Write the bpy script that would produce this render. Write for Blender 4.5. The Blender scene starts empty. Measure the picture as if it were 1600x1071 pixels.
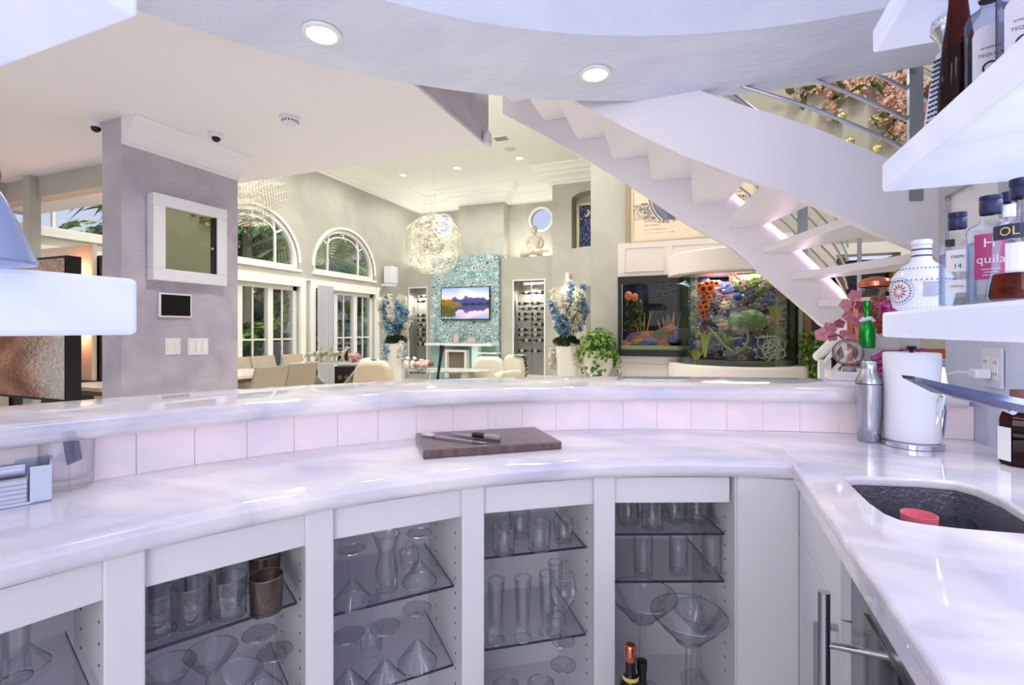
import bpy, bmesh, math, random
from mathutils import Vector, Matrix
from math import sin, cos, pi, radians as R, sqrt, atan2, hypot
random.seed(7)
SC = bpy.context.scene
COL = SC.collection
# ------------------------------------------------------------------ camera, world, sun, exposure
YAW = R(21.53); CY, SY = cos(YAW), sin(YAW); F = 755.6; HZ = 515.0; EYE = 1.28
cam = bpy.data.cameras.new('camera'); cam.sensor_width = 36; cam.lens = F/1600*36
cam.shift_y = -(535.5-HZ)/1600; cam.clip_start = .02; cam.clip_end = 300
cam_o = bpy.data.objects.new('camera', cam); COL.objects.link(cam_o)
cam_o.location = (0, 0, EYE); cam_o.rotation_euler = (pi/2, 0, YAW); SC.camera = cam_o
SC.view_settings.view_transform = 'Standard'; SC.view_settings.look = 'None'
SC.view_settings.gamma = 1; SC.view_settings.use_curve_mapping = False
SC.view_settings.exposure = 0.06
cy_ = SC.cycles
cy_.max_bounces = 8; cy_.diffuse_bounces = 5; cy_.glossy_bounces = 4; cy_.transmission_bounces = 6
cy_.transparent_max_bounces = 40; cy_.caustics_reflective = False; cy_.caustics_refractive = False
cy_.sample_clamp_indirect = 6
W = bpy.data.worlds.new('sky'); SC.world = W; W.use_nodes = True
nt = W.node_tree; bg = nt.nodes['Background']
tc = nt.nodes.new('ShaderNodeTexCoord'); sx = nt.nodes.new('ShaderNodeSeparateXYZ'); rp = nt.nodes.new('ShaderNodeValToRGB')
nt.links.new(tc.outputs['Generated'], sx.inputs[0]); nt.links.new(sx.outputs['Z'], rp.inputs[0])
rp.color_ramp.elements[0].position = 0.0; rp.color_ramp.elements[0].color = (.76, .79, .90, 1)
rp.color_ramp.elements[1].position = .55; rp.color_ramp.elements[1].color = (.34, .46, .88, 1)
nt.links.new(rp.outputs[0], bg.inputs[0]); bg.inputs[1].default_value = 1.0
sun = bpy.data.lights.new('sun', 'SUN'); sun.energy = 9.0; sun.angle = R(2); sun.color = (1, .95, .86)
so = bpy.data.objects.new('sun', sun); COL.objects.link(so); so.rotation_euler = (R(24), 0, R(50))

# ------------------------------------------------------------------ pixel -> world point
def wp(u, D, z): return Vector((u*D*CY - D*SY, u*D*SY + D*CY, z))
def at_z(px, py, z): D = (EYE-z)*F/(py-HZ); return wp((px-800)/F, D, z)
def at_d(px, py, D): return wp((px-800)/F, D, EYE+(HZ-py)*D/F)
def at_y(px, py, Y): u = (px-800)/F; return at_d(px, py, Y/(u*SY+CY))
def at_x(px, py, X): u = (px-800)/F; return at_d(px, py, X/(u*CY-SY))

# ------------------------------------------------------------------ materials
MATS = {}
def srgb(c):
    return tuple(((v/255)/12.92 if v/255 <= .04045 else ((v/255+.055)/1.055)**2.4) for v in c)
def mat(name, col=(200, 200, 200), rough=.5, metal=0, emit=None, es=1.0, noise=None, bump=0, bscale=30, spec=.5, trans=0, coat=0, ior=1.45):
    """noise=(colour2, scale, stretch, contrast)"""
    if name in MATS: return MATS[name]
    m = bpy.data.materials.new(name); m.use_nodes = True; n = m.node_tree; b = n.nodes['Principled BSDF']
    c = srgb(col) + (1,)
    b.inputs['Base Color'].default_value = c; b.inputs['Roughness'].default_value = rough
    b.inputs['Metallic'].default_value = metal; b.inputs['Specular IOR Level'].default_value = spec
    b.inputs['Transmission Weight'].default_value = trans; b.inputs['Coat Weight'].default_value = coat
    b.inputs['IOR'].default_value = ior
    if noise or bump:
        t = n.nodes.new('ShaderNodeTexCoord'); mp = n.nodes.new('ShaderNodeMapping'); n.links.new(t.outputs['Object'], mp.inputs[0])
    if noise:
        c2, sc, st, ct = noise
        mp.inputs['Scale'].default_value = st
        no = n.nodes.new('ShaderNodeTexNoise'); no.inputs['Scale'].default_value = sc; no.inputs['Detail'].default_value = 6
        no.inputs['Distortion'].default_value = .8
        rm = n.nodes.new('ShaderNodeValToRGB'); rm.color_ramp.elements[0].position = .5-ct; rm.color_ramp.elements[1].position = .5+ct
        rm.color_ramp.elements[0].color = c; rm.color_ramp.elements[1].color = srgb(c2)+(1,)
        n.links.new(mp.outputs[0], no.inputs[0]); n.links.new(no.outputs[0], rm.inputs[0]); n.links.new(rm.outputs[0], b.inputs['Base Color'])
        if emit == 'base': n.links.new(rm.outputs[0], b.inputs['Emission Color']); b.inputs['Emission Strength'].default_value = es
    if emit and emit != 'base':
        b.inputs['Emission Color'].default_value = srgb(emit)+(1,); b.inputs['Emission Strength'].default_value = es
    if bump:
        n2 = n.nodes.new('ShaderNodeTexNoise'); n2.inputs['Scale'].default_value = bscale; n2.inputs['Detail'].default_value = 4
        n2.inputs['Distortion'].default_value = 1.2
        bp = n.nodes.new('ShaderNodeBump'); bp.inputs['Strength'].default_value = bump; bp.inputs['Distance'].default_value = .01
        n.links.new(mp.outputs[0], n2.inputs[0]); n.links.new(n2.outputs[0], bp.inputs['Height']); n.links.new(bp.outputs[0], b.inputs['Normal'])
    MATS[name] = m; return m
def glass(name, tint=(240, 245, 248), edge=(120, 128, 140), gl=.10, rough=.02, ramp=.25):
    if name in MATS: return MATS[name]
    m = bpy.data.materials.new(name); m.use_nodes = True; n = m.node_tree; n.nodes.clear()
    out = n.nodes.new('ShaderNodeOutputMaterial'); tr = n.nodes.new('ShaderNodeBsdfTransparent'); g = n.nodes.new('ShaderNodeBsdfGlossy')
    g.inputs['Roughness'].default_value = rough
    lw = n.nodes.new('ShaderNodeLayerWeight'); lw.inputs['Blend'].default_value = .35
    rm = n.nodes.new('ShaderNodeValToRGB'); rm.color_ramp.elements[0].position = ramp; rm.color_ramp.elements[1].position = .97
    rm.color_ramp.elements[0].color = srgb(tint)+(1,); rm.color_ramp.elements[1].color = srgb(edge)+(1,)
    n.links.new(lw.outputs['Facing'], rm.inputs[0]); n.links.new(rm.outputs[0], tr.inputs[0])
    fr = n.nodes.new('ShaderNodeFresnel'); fr.inputs[0].default_value = 1.45
    ml = n.nodes.new('ShaderNodeMath'); ml.operation = 'MULTIPLY_ADD'; ml.inputs[1].default_value = .4; ml.inputs[2].default_value = gl*.2-.01
    ml.use_clamp = True
    n.links.new(fr.outputs[0], ml.inputs[0])
    mx = n.nodes.new('ShaderNodeMixShader'); n.links.new(ml.outputs[0], mx.inputs[0]); n.links.new(tr.outputs[0], mx.inputs[1]); n.links.new(g.outputs[0], mx.inputs[2])
    n.links.new(mx.outputs[0], out.inputs[0]); MATS[name] = m; return m
def vmat(name, rough=.6, emit=0, metal=0, bump=0, bscale=60):
    """reads the colour attribute 'Col' of a printed or many-coloured surface"""
    if name in MATS: return MATS[name]
    m = mat(name, rough=rough, metal=metal, bump=bump, bscale=bscale); n = m.node_tree; b = n.nodes['Principled BSDF']
    a = n.nodes.new('ShaderNodeVertexColor'); a.layer_name = 'Col'; n.links.new(a.outputs[0], b.inputs['Base Color'])
    if emit: n.links.new(a.outputs[0], b.inputs['Emission Color']); b.inputs['Emission Strength'].default_value = emit
    if name in ('leaf', 'petal'):
        tl = n.nodes.new('ShaderNodeBsdfTranslucent'); n.links.new(a.outputs[0], tl.inputs[0]); mx = n.nodes.new('ShaderNodeMixShader'); mx.inputs[0].default_value = .4
        o = n.nodes['Material Output']; n.links.new(b.outputs[0], mx.inputs[1]); n.links.new(tl.outputs[0], mx.inputs[2]); n.links.new(mx.outputs[0], o.inputs[0])
    return m

# ------------------------------------------------------------------ mesh builder
class G:
    def __init__(s): s.v = []; s.f = []; s.c = []
    def add(s, vs, fs, col=None):
        o = len(s.v); s.v += [tuple(v) for v in vs]; s.f += [tuple(i+o for i in f) for f in fs]
        s.c += [col]*len(fs) if not isinstance(col, list) else col
        return s
    def box(s, x0, x1, y0, y1, z0, z1, col=None):
        return s.add([(x0,y0,z0),(x1,y0,z0),(x1,y1,z0),(x0,y1,z0),(x0,y0,z1),(x1,y0,z1),(x1,y1,z1),(x0,y1,z1)],
            [(0,3,2,1),(4,5,6,7),(0,1,5,4),(1,2,6,5),(2,3,7,6),(3,0,4,7)], col)
    def prism(s, poly, z0, z1, col=None):
        n = len(poly); vs = [(p[0],p[1],z0) for p in poly]+[(p[0],p[1],z1) for p in poly]
        return s.add(vs, [tuple(range(n-1,-1,-1)), tuple(range(n,2*n))]+[(i,(i+1)%n,n+(i+1)%n,n+i) for i in range(n)], col)
    def slab(s, pts, vec, col=None):
        """polygon of 3D points pushed along vec"""
        n = len(pts); vec = Vector(vec); vs = [Vector(p) for p in pts]; vs += [p+vec for p in vs]
        return s.add(vs, [tuple(range(n)), tuple(range(2*n-1,n-1,-1))]+[(i,n+i,n+(i+1)%n,(i+1)%n) for i in range(n)], col)
    def lathe(s, prof, n=24, c=(0,0,0), sq=0, a0=0, col=None, cap=(False, False), sy=1):
        vs = []
        for r, z in prof:
            for k in range(n):
                a = a0+2*pi*k/n; m = 1
                if sq: m = 1/((abs(cos(a))**sq+abs(sin(a))**sq)**(1/sq))
                vs.append((c[0]+r*m*cos(a), c[1]+r*m*sin(a)*sy, c[2]+z))
        fs = [(i*n+k, i*n+(k+1)%n, (i+1)*n+(k+1)%n, (i+1)*n+k) for i in range(len(prof)-1) for k in range(n)]
        if cap[0]: fs.append(tuple(range(n-1,-1,-1)))
        if cap[1]: fs.append(tuple(range((len(prof)-1)*n, len(prof)*n)))
        return s.add(vs, fs, col)
    def tube(s, path, r, n=8, col=None, closed=False):
        P = [Vector(p) for p in path]; m = len(P); rr = r if isinstance(r, (list, tuple)) else [r]*m
        vs = []; up = None
        for i in range(m):
            if closed: t = P[(i+1)%m]-P[i-1]
            else: t = P[min(i+1,m-1)]-P[max(i-1,0)]
            if t.length < 1e-9: t = Vector((0,0,1))
            t.normalize()
            if up is None: up = Vector((0,0,1)) if abs(t.z) < .9 else Vector((1,0,0))
            a = (up-t*up.dot(t)); 
            if a.length < 1e-6: a = t.orthogonal()
            a.normalize(); b = t.cross(a); up = a
            for k in range(n):
                an = 2*pi*k/n; vs.append(P[i]+(a*cos(an)+b*sin(an))*rr[i])
        q = m if closed else m-1
        fs = [(i*n+k, i*n+(k+1)%n, ((i+1)%m)*n+(k+1)%n, ((i+1)%m)*n+k) for i in range(q) for k in range(n)]
        if not closed: fs += [tuple(range(n-1,-1,-1)), tuple(range((m-1)*n, m*n))]
        return s.add(vs, fs, col)
    def ball(s, c, r, nu=12, nv=8, sc=(1,1,1), jit=0, col=None, rnd=random):
        vs = [(c[0],c[1],c[2]-r*sc[2])]
        for j in range(1, nv):
            t = pi*j/nv
            for k in range(nu):
                a = 2*pi*k/nu; q = r*(1+jit*(rnd.random()-.5)*2)
                vs.append((c[0]+q*sin(t)*cos(a)*sc[0], c[1]+q*sin(t)*sin(a)*sc[1], c[2]-q*cos(t)*sc[2]))
        vs.append((c[0],c[1],c[2]+r*sc[2])); L = len(vs)-1
        fs = [(0, 1+(k+1)%nu, 1+k) for k in range(nu)]
        fs += [(1+j*nu+k, 1+j*nu+(k+1)%nu, 1+(j+1)*nu+(k+1)%nu, 1+(j+1)*nu+k) for j in range(nv-2) for k in range(nu)]
        fs += [(L, 1+(nv-2)*nu+k, 1+(nv-2)*nu+(k+1)%nu) for k in range(nu)]
        return s.add(vs, fs, col)
    def arc(s, c, prof, a0, a1, n, col=None, warp=None):
        """profile of (radius, z) pairs, closed, swept round c from a0 to a1 (degrees)"""
        m = len(prof); vs = []
        for i in range(n+1):
            a = R(a0+(a1-a0)*i/n); w = warp(a0+(a1-a0)*i/n) if warp else 0
            vs += [(c[0]+(r+w)*cos(a), c[1]+(r+w)*sin(a), z) for r, z in prof]
        fs = [(i*m+k, i*m+(k+1)%m, (i+1)*m+(k+1)%m, (i+1)*m+k) for i in range(n) for k in range(m)]
        fs += [tuple(range(m-1,-1,-1)), tuple(range(n*m, (n+1)*m))]
        return s.add(vs, fs, col)
    def grid(s, o, ux, uy, nx, ny, fn):
        """flat print: fn(u,v)->(r,g,b) 0..255 per cell"""
        o, ux, uy = Vector(o), Vector(ux), Vector(uy)
        vs = [o+ux*(i/nx)+uy*(j/ny) for j in range(ny+1) for i in range(nx+1)]
        fs = []; cs = []
        for j in range(ny):
            for i in range(nx):
                fs.append((j*(nx+1)+i, j*(nx+1)+i+1, (j+1)*(nx+1)+i+1, (j+1)*(nx+1)+i)); cs.append(fn((i+.5)/nx, (j+.5)/ny))
        return s.add(vs, fs, cs)
    def xf(s, M):
        s.v = [tuple(M @ Vector(v)) for v in s.v]; return s
def OBB(c, ax, ay, az, col=None, g=None):
    g = g or G(); c, ax, ay, az = map(Vector, (c, ax, ay, az))
    vs = [c+ax*i+ay*j+az*k for k in (-1,1) for j in (-1,1) for i in (-1,1)]
    return g.add(vs, [(0,2,3,1),(4,5,7,6),(0,1,5,4),(1,3,7,5),(3,2,6,7),(2,0,4,6)], col)
def obj(name, g, m, parent=None, smooth=False, world=False, bevel=0, kind=None, label=None):
    me = bpy.data.meshes.new(name)
    v = g.v
    if world and parent is not None:
        q = parent
        off = Vector((0,0,0))
        while q is not None: off += q.location; q = q.parent
        v = [(a-off.x, b-off.y, c-off.z) for a, b, c in v]
    me.from_pydata(v, [], g.f); me.validate(); me.update()
    if any(c is not None for c in g.c) and len(g.c) == len(me.polygons):
        ca = me.color_attributes.new('Col', 'FLOAT_COLOR', 'CORNER')
        for p in me.polygons:
            c = g.c[p.index] or (200,200,200); cc = srgb(c)+(1,)
            for li in p.loop_indices: ca.data[li].color = cc
    if isinstance(m, str): m = MATS[m]
    me.materials.append(m)
    bm = bmesh.new(); bm.from_mesh(me); bmesh.ops.recalc_face_normals(bm, faces=bm.faces) if not any(g.c) else None; bm.to_mesh(me); bm.free()
    if smooth:
        for p in me.polygons: p.use_smooth = True
        try: me.set_sharp_from_angle(angle=R(40))
        except Exception: pass
    o = bpy.data.objects.new(name, me); COL.objects.link(o); o.parent = parent
    if bevel:
        b = o.modifiers.new('bevel', 'BEVEL'); b.width = bevel; b.segments = 2; b.limit_method = 'ANGLE'; b.angle_limit = R(40)
    if kind: o['kind'] = kind
    if label: o['label'] = label
    return o
def thing(name, label, cat, loc=(0,0,0), rotz=0, group=None):
    o = bpy.data.objects.new(name, None); COL.objects.link(o); o.location = loc; o.rotation_euler = (0,0,rotz)
    o.empty_display_size = .05
    o['label'] = label; o['category'] = cat
    if group: o['group'] = group
    return o
def tag(o, label, cat, group=None, kind=None):
    o['label'] = label; o['category'] = cat
    if group: o['group'] = group
    if kind: o['kind'] = kind
    return o
def struct(name, g, m, label=None, **k):
    o = obj(name, g, m, **k); o['kind'] = 'structure'
    if label: o['label'] = label
    return o
def sthing(name, label):
    o = bpy.data.objects.new(name, None); COL.objects.link(o); o['kind'] = 'structure'; o['label'] = label; return o
def dup(root, loc, rotz=None, label=None, group=None, scale=None):
    def cp(o, par):
        c = o.copy(); COL.objects.link(c)
        if par is not None: c.parent = par
        for ch in [x for x in CHILD.get(o.name, [])]: cp(ch, c)
        return c
    if not CHILD.get('_'+root.name):
        CHILD['_'+root.name] = True
        def reg(o):
            CHILD[o.name] = list(o.children)
            for x in o.children: reg(x)
        reg(root)
    r = cp(root, None); r.location = loc
    if rotz is not None: r.rotation_euler = (0,0,rotz)
    if label: r['label'] = label
    if group: r['group'] = group
    if scale: r.scale = (scale,)*3 if not isinstance(scale, tuple) else scale
    return r
CHILD = {}
def text_geo(s, size, bend=None):
    """flat letters in the XZ plane facing -Y, centred; bend = radius wraps them round a bottle"""
    cu = bpy.data.curves.new('t', 'FONT'); cu.body = s; cu.size = size; cu.align_x = 'CENTER'; cu.align_y = 'CENTER'; cu.resolution_u = 3
    ob = bpy.data.objects.new('t', cu); COL.objects.link(ob)
    me = bpy.data.meshes.new_from_object(ob.evaluated_get(bpy.context.evaluated_depsgraph_get()))
    g = G(); vs = []
    for v in me.vertices:
        x, y = v.co.x, v.co.y
        if bend: a = x/bend; vs.append((bend*sin(a), -bend*cos(a), y))
        else: vs.append((x, 0, y))
    g.add(vs, [tuple(p.vertices) for p in me.polygons])
    bpy.data.objects.remove(ob); bpy.data.curves.remove(cu); bpy.data.meshes.remove(me)
    return g
def shift(g, dx=0, dy=0, dz=0): g.v = [(a+dx,b+dy,c+dz) for a,b,c in g.v]; return g
def patch(r, a0, a1, z0, z1, n=8, col=None, g=None):
    """curved label on a round bottle; angle 0 faces -Y"""
    g = g or G(); vs = []
    for i in range(n+1):
        a = R(a0+(a1-a0)*i/n); vs += [(r*sin(a), -r*cos(a), z0), (r*sin(a), -r*cos(a), z1)]
    return g.add(vs, [(2*i, 2*i+2, 2*i+3, 2*i+1) for i in range(n)], col)
def face_cam(p, off=0): return atan2(-p[1], -p[0])+pi/2+off
def spot(name, loc, e, col=(1,.93,.82), size=100, rad=.06, blend=.6):
    l = bpy.data.lights.new(name, 'SPOT'); l.energy = e; l.color = col; l.spot_size = R(size); l.spot_blend = blend; l.shadow_soft_size = rad
    o = bpy.data.objects.new(name, l); COL.objects.link(o); o.location = loc; return o
def area(name, loc, rot, sx_, sy_, e, col=(1,1,1)):
    l = bpy.data.lights.new(name, 'AREA'); l.energy = e; l.color = col; l.shape = 'RECTANGLE'; l.size = sx_; l.size_y = sy_
    o = bpy.data.objects.new(name, l); COL.objects.link(o); o.location = loc; o.rotation_euler = rot; return o

# ------------------------------------------------------------------ palette
plaster = mat('plaster_beige', (188,186,177), .5, noise=((168,165,155), 1.6, (1,1,1), .25), bump=.25, bscale=9)
plaster_l = mat('plaster_lilac', (196,190,200), .38, noise=((170,162,178), 4, (1,1,1), .22), bump=.8, bscale=8)
plaster_b = mat('plaster_soffit', (226,234,248), .45, noise=((202,211,232), 2.2, (1,1.6,1), .28), bump=.4, bscale=8)
white_ceil = mat('ceiling_paint', (240,237,240), .7)
high_ceil = mat('high_ceiling_paint', (240,239,232), .7)
white = mat('white_paint', (228,228,234), .4)
cabw = mat('cabinet_white', (212,211,217), .35)
trimw = mat('trim_white', (238,237,232), .4)
stairw = mat('stair_white', (238,234,242), .3)
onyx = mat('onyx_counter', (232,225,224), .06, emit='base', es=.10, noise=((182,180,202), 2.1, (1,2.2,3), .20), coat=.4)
onyx_t = mat('onyx_backlit', (238,216,224), .12, emit='base', es=.18, noise=((214,208,218), 5, (1,1,1), .22), bump=.1)
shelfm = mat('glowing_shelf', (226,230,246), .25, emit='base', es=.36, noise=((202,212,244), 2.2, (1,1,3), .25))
steel = mat('brushed_steel', (178,180,190), .25, 1)
chrome = mat('chrome', (215,218,228), .06, 1)
black = mat('black_plastic', (22,22,26), .35)
dark = mat('dark_void', (28,22,18), .6)
gl = glass('clear_glass', (250,251,252), (176,180,190), ramp=.5)
gl_d = glass('clear_glass_dim', (248,249,252), (205,208,218), gl=.0, ramp=.6)
floor_m = mat('marble_floor', (228,223,216), .2, noise=((214,208,200), 1.2, (1,1,1), .2))
# ================================================================== LARGE STRUCTURE
C0 = (.584, -.155)
def warp(a): return max(0, (103-a)/20)*.085
def pol(r, a, z=0): return Vector((C0[0]+r*cos(R(a)), C0[1]+r*sin(R(a)), z))
LOWZ, HIZ = 2.62, 4.8
XW, YF = -7.2, 11.4                      # window wall, far wall
struct('floor', G().box(-7.4, 5.2, -3, 11.6, -.1, 0), floor_m, 'pale polished marble floor of the whole open plan room')
# low ceiling and the upstairs wall over its edge
struct('ceiling', G().box(-7.4, -1.471, -3, 3.21, LOWZ, LOWZ+.3), white_ceil, 'low flat pinkish white ceiling left of the bar')
struct('wall_upper', G().box(-1.47, -1.45, 1.2, 3.21, LOWZ, HIZ), plaster_l, 'lilac plaster wall rising from the edge of the low ceiling')
struct('wall_gallery', G().box(-7.2, -1.48, 3.01, 3.2, LOWZ+.302, HIZ), plaster, 'beige plaster wall over the low ceiling facing the living room')
struct('roof', G().box(-7.5, 5.3, -3.2, 11.7, HIZ+.11, HIZ+.2), white_ceil, 'unseen flat slab added over the whole house to block the sun')  # added out of view so the sun does not leak onto the stair
struct('ceiling', G().box(-7.4, 5.2, 2.4, 11.6, HIZ, HIZ+.1), high_ceil, 'high cream ceiling over the living room')
struct('ceiling', G().box(-1.45, 2.6, -1.6, 2.35, 2.78, 2.9), mat('plaster_inner', (214,212,216), .5, noise=((198,196,202), 2, (1,1,1), .25), bump=.4, bscale=8), 'raised inner ceiling inside the curved soffit over the bar')
# curved soffit over the bar
struct('ceiling', G().arc(C0, [(2.235,2.42),(2.77,2.42),(2.77,2.95),(2.235,2.95)], 50, 178, 72), plaster_b, 'curved bluish plaster soffit hanging over the round bar', smooth=True)
# high wall with windows
def arch_poly(y0, y1, zs, n=24):
    c = (y0+y1)/2; r = (y1-y0)/2
    return [(c+r*cos(pi*k/n), zs+.12+r*.93*sin(pi*k/n)) for k in range(n+1)]
WINS = [(2.93, 4.83), (5.22, 7.12), (7.51, 9.41)]
SILL = 2.43
def wall_with_holes():
    bm = bmesh.new()
    def loop(pts):
        vs = [bm.verts.new((XW, p[0], p[1])) for p in pts]; return [bm.edges.new((vs[i], vs[(i+1)%len(vs)])) for i in range(len(vs))]
    ed = loop([(-3,0),(11.4,0),(11.4,HIZ),(-3,HIZ)])
    for i, (a, b) in enumerate(WINS):
        ed += loop([(b,SILL)]+arch_poly(a,b,SILL)+[(a,SILL)])
        ed += loop([(a,.06),(b,.06),(b,2.10),(a,2.10)])
    bmesh.ops.triangle_fill(bm, edges=ed, use_beauty=True)
    # drop faces inside the holes
    kill = []
    for f in bm.faces:
        c = f.calc_center_median()
        for a, b in WINS:
            if a < c.y < b and .06 < c.z < 2.10: kill.append(f); break
            if a < c.y < b and SILL < c.z:
                m = (a+b)/2; r = (b-a)/2
                if c.z < SILL+.12 or ((c.y-m)/r)**2+((c.z-SILL-.12)/(r*.93))**2 < .999: kill.append(f); break
    bmesh.ops.delete(bm, geom=kill, context='FACES')
    r = bmesh.ops.extrude_face_region(bm, geom=list(bm.faces))
    for v in [x for x in r['geom'] if isinstance(x, bmesh.types.BMVert)]: v.co.x -= .2
    bmesh.ops.recalc_face_normals(bm, faces=bm.faces)
    me = bpy.data.meshes.new('wall_left'); bm.to_mesh(me); bm.free(); me.materials.append(plaster)
    o = bpy.data.objects.new('wall_left', me); COL.objects.link(o); o['kind'] = 'structure'
    o['label'] = 'long beige plaster wall with arched windows over glazed doors'
wall_with_holes()
# windows
wn = 0
def window(a, b, arched, label):
    global wn
    wn += 1
    root = sthing('window_%d' % wn, label)
    x0, x1 = XW-.14, XW-.06
    m, r = (a+b)/2, (b-a)/2
    if arched:
        P = [(b,SILL)]+arch_poly(a,b,SILL)+[(a,SILL)]
        g = G()
        t = .075
        def ins(p): return (m+(p[0]-m)*(1-t/r), SILL+t+(p[1]-SILL)*(1-2.2*t/(r+.12)) if p[1] > SILL+.01 else SILL+t)
        Q = [ins(p) for p in P]
        n = len(P)
        for i in range(n):
            j = (i+1)%n
            g.slab([(x0,)+P[i], (x0,)+P[j], (x0,)+Q[j], (x0,)+Q[i]], (.1,0,0))
        obj('window_frame', g, trimw, root)
        # white casing round the arch on the room side
        g = G(); Q2 = [(m+(p[0]-m)*1.06, SILL+(p[1]-SILL)*1.05) for p in arch_poly(a,b,SILL)]; P2 = arch_poly(a,b,SILL)
        for i in range(len(P2)-1): g.slab([(XW-.05,)+P2[i], (XW-.05,)+P2[i+1], (XW-.05,)+Q2[i+1], (XW-.05,)+Q2[i]], (.06,0,0))
        g.box(XW-.05, XW+.03, a-.05, b+.05, SILL-.05, SILL)
        obj('casing', g, trimw, root)
        def bar(p, q, w=.016):
            g = G(); d = Vector((0, q[0]-p[0], q[1]-p[1])); L = d.length; d.normalize(); nn = Vector((0,-d.z,d.y))
            OBB((XW-.1, (p[0]+q[0])/2, (p[1]+q[1])/2), (.02,0,0), d*(L/2), nn*w, g=g); obj('muntin', g, trimw, root)
        y1_, y2_ = m-.48, m+.48
        zs = SILL+.62
        bar((y1_,SILL+.05),(y1_,zs)); bar((y2_,SILL+.05),(y2_,zs))
        pr = None
        g = G(); pts = []
        for k in range(11):
            an = pi*k/10; pts.append((XW-.1, m-.48*cos(an), zs-.02+.24*sin(an)))
        g.tube(pts, .018, 6); obj('muntin', g, trimw, root)
        bar((m,zs+.2),(m,SILL+.98)); bar((y1_,zs),(m-.72,SILL+.76)); bar((y2_,zs),(m+.72,SILL+.76))
        bar((y1_,zs),(y1_+.06,SILL+.9)); bar((y2_,zs),(y2_-.06,SILL+.9))
        g = G(); g.slab([(XW-.105,)+q for q in Q], (.006,0,0)); obj('pane', g, gl, root)
    else:
        z0, z1 = .06, 2.10
        g = G()
        for (ya,yb,za,zb) in ((a,a+.08,z0,z1),(b-.08,b,z0,z1),(a,b,z1-.08,z1),(a,b,z0,z0+.1)): g.box(x0,x1,ya,yb,za,zb)
        obj('window_frame', g, trimw, root)
        g = G()
        for (ya,yb,za,zb) in ((a-.13,a,z0,z1+.13),(b,b+.13,z0,z1+.13),(a,b,z1,z1+.13),(a-.17,b+.17,z1+.13,z1+.17)): g.box(XW,XW+.05,ya,yb,za,zb)
        obj('casing', g, trimw, root)
        w = (b-a)/3
        for k in (1,2):
            yy = a+.04+w*k*.99; obj('stile', G().box(x0-.01,x1+.01,yy-.055,yy+.055,z0+.05,z1-.08), trimw, root)
        for k in range(3):
            c = a+w*(k+.5)
            obj('muntin', G().box(XW-.11,XW-.08,c-.012,c+.012,z0+.1,z1-.08), trimw, root)
            for zz in (1.10,.5): obj('muntin', G().box(XW-.11,XW-.08,c-w/2+.05,c+w/2-.05,zz-.014,zz+.014), trimw, root)
            obj('pane', G().box(XW-.1,XW-.094,c-w/2+.05,c+w/2-.05,z0+.1,z1-.08), gl, root)
window(*WINS[0], True, 'arched window with blue sky, left of the lilac pillar'); window(*WINS[1], True, 'arched window cut by the right edge of the lilac pillar')
window(*WINS[2], True, 'fully visible arched window nearest the far corner')
window(*WINS[0], False, 'glazed door behind the dark framed picture'); window(*WINS[1], False, 'tall glazed door directly right of the lilac pillar')
window(*WINS[2], False, 'tall glazed door under the far arched window')
struct('wall_divider', G().box(-7.2, -3.6, 2.42, 2.54, 2.44, LOWZ), plaster, 'shallow beige header beam under the low ceiling at far left')
for i, px in enumerate((50, 0)):
    p = at_y(px, 400, 2.40); g = G().box(p.x-.05, p.x+.05, 2.36, 2.44, 0, LOWZ); struct('wall_post', g, plaster, ['slim beige post standing between sky window halves', 'slim beige post at the very left edge'][i])
# lilac pillar
PX, PY0, PY1 = -3.407, 1.93, 2.75
g = G().box(-3.6, PX, PY0, PY1, 0, LOWZ); struct('wall_pillar', g, plaster_l, 'broad lilac plaster pillar carrying tablet and switches')
def crown(path, z, prof, m, label, name='trim_1', closed=False):
    """path of XY points, outward normal on the right; prof of (out, down)"""
    P = [Vector((p[0], p[1])) for p in path]; n = len(P); g = G(); vs = []; k = len(prof)
    for i in range(n):
        t1 = (P[i]-P[i-1]).normalized() if i else (P[1]-P[0]).normalized()
        t2 = (P[i+1]-P[i]).normalized() if i < n-1 else t1
        n1 = Vector((t1.y,-t1.x)); n2 = Vector((t2.y,-t2.x)); b = (n1+n2).normalized(); b /= max(.3, b.dot(n1))
        for o, d in prof: vs.append((P[i].x+b.x*o, P[i].y+b.y*o, z-d))
    fs = [(i*k+j, i*k+(j+1)%k, (i+1)*k+(j+1)%k, (i+1)*k+j) for i in range(n-1) for j in range(k)]
    fs += [tuple(range(k)), tuple(range((n-1)*k, n*k))]
    g.add(vs, fs); return struct(name, g, m, label)
cp = [(0,0),(.15,0),(.15,.012),(.125,.03),(.10,.07),(.05,.10),(.035,.13),(.03,.15),(.015,.15),(.012,.17),(0,.17)]
crown([(PX,PY1),(PX,PY0)][::-1], LOWZ, cp, white_ceil, 'white crown moulding along the top of the lilac pillar', 'trim_1')
cp2 = [(0,0),(.42,0),(.42,.03),(.36,.06),(.30,.13),(.24,.15),(.22,.19),(.12,.24),(.08,.3),(.03,.32),(.03,.36),(0,.36)]
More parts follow.
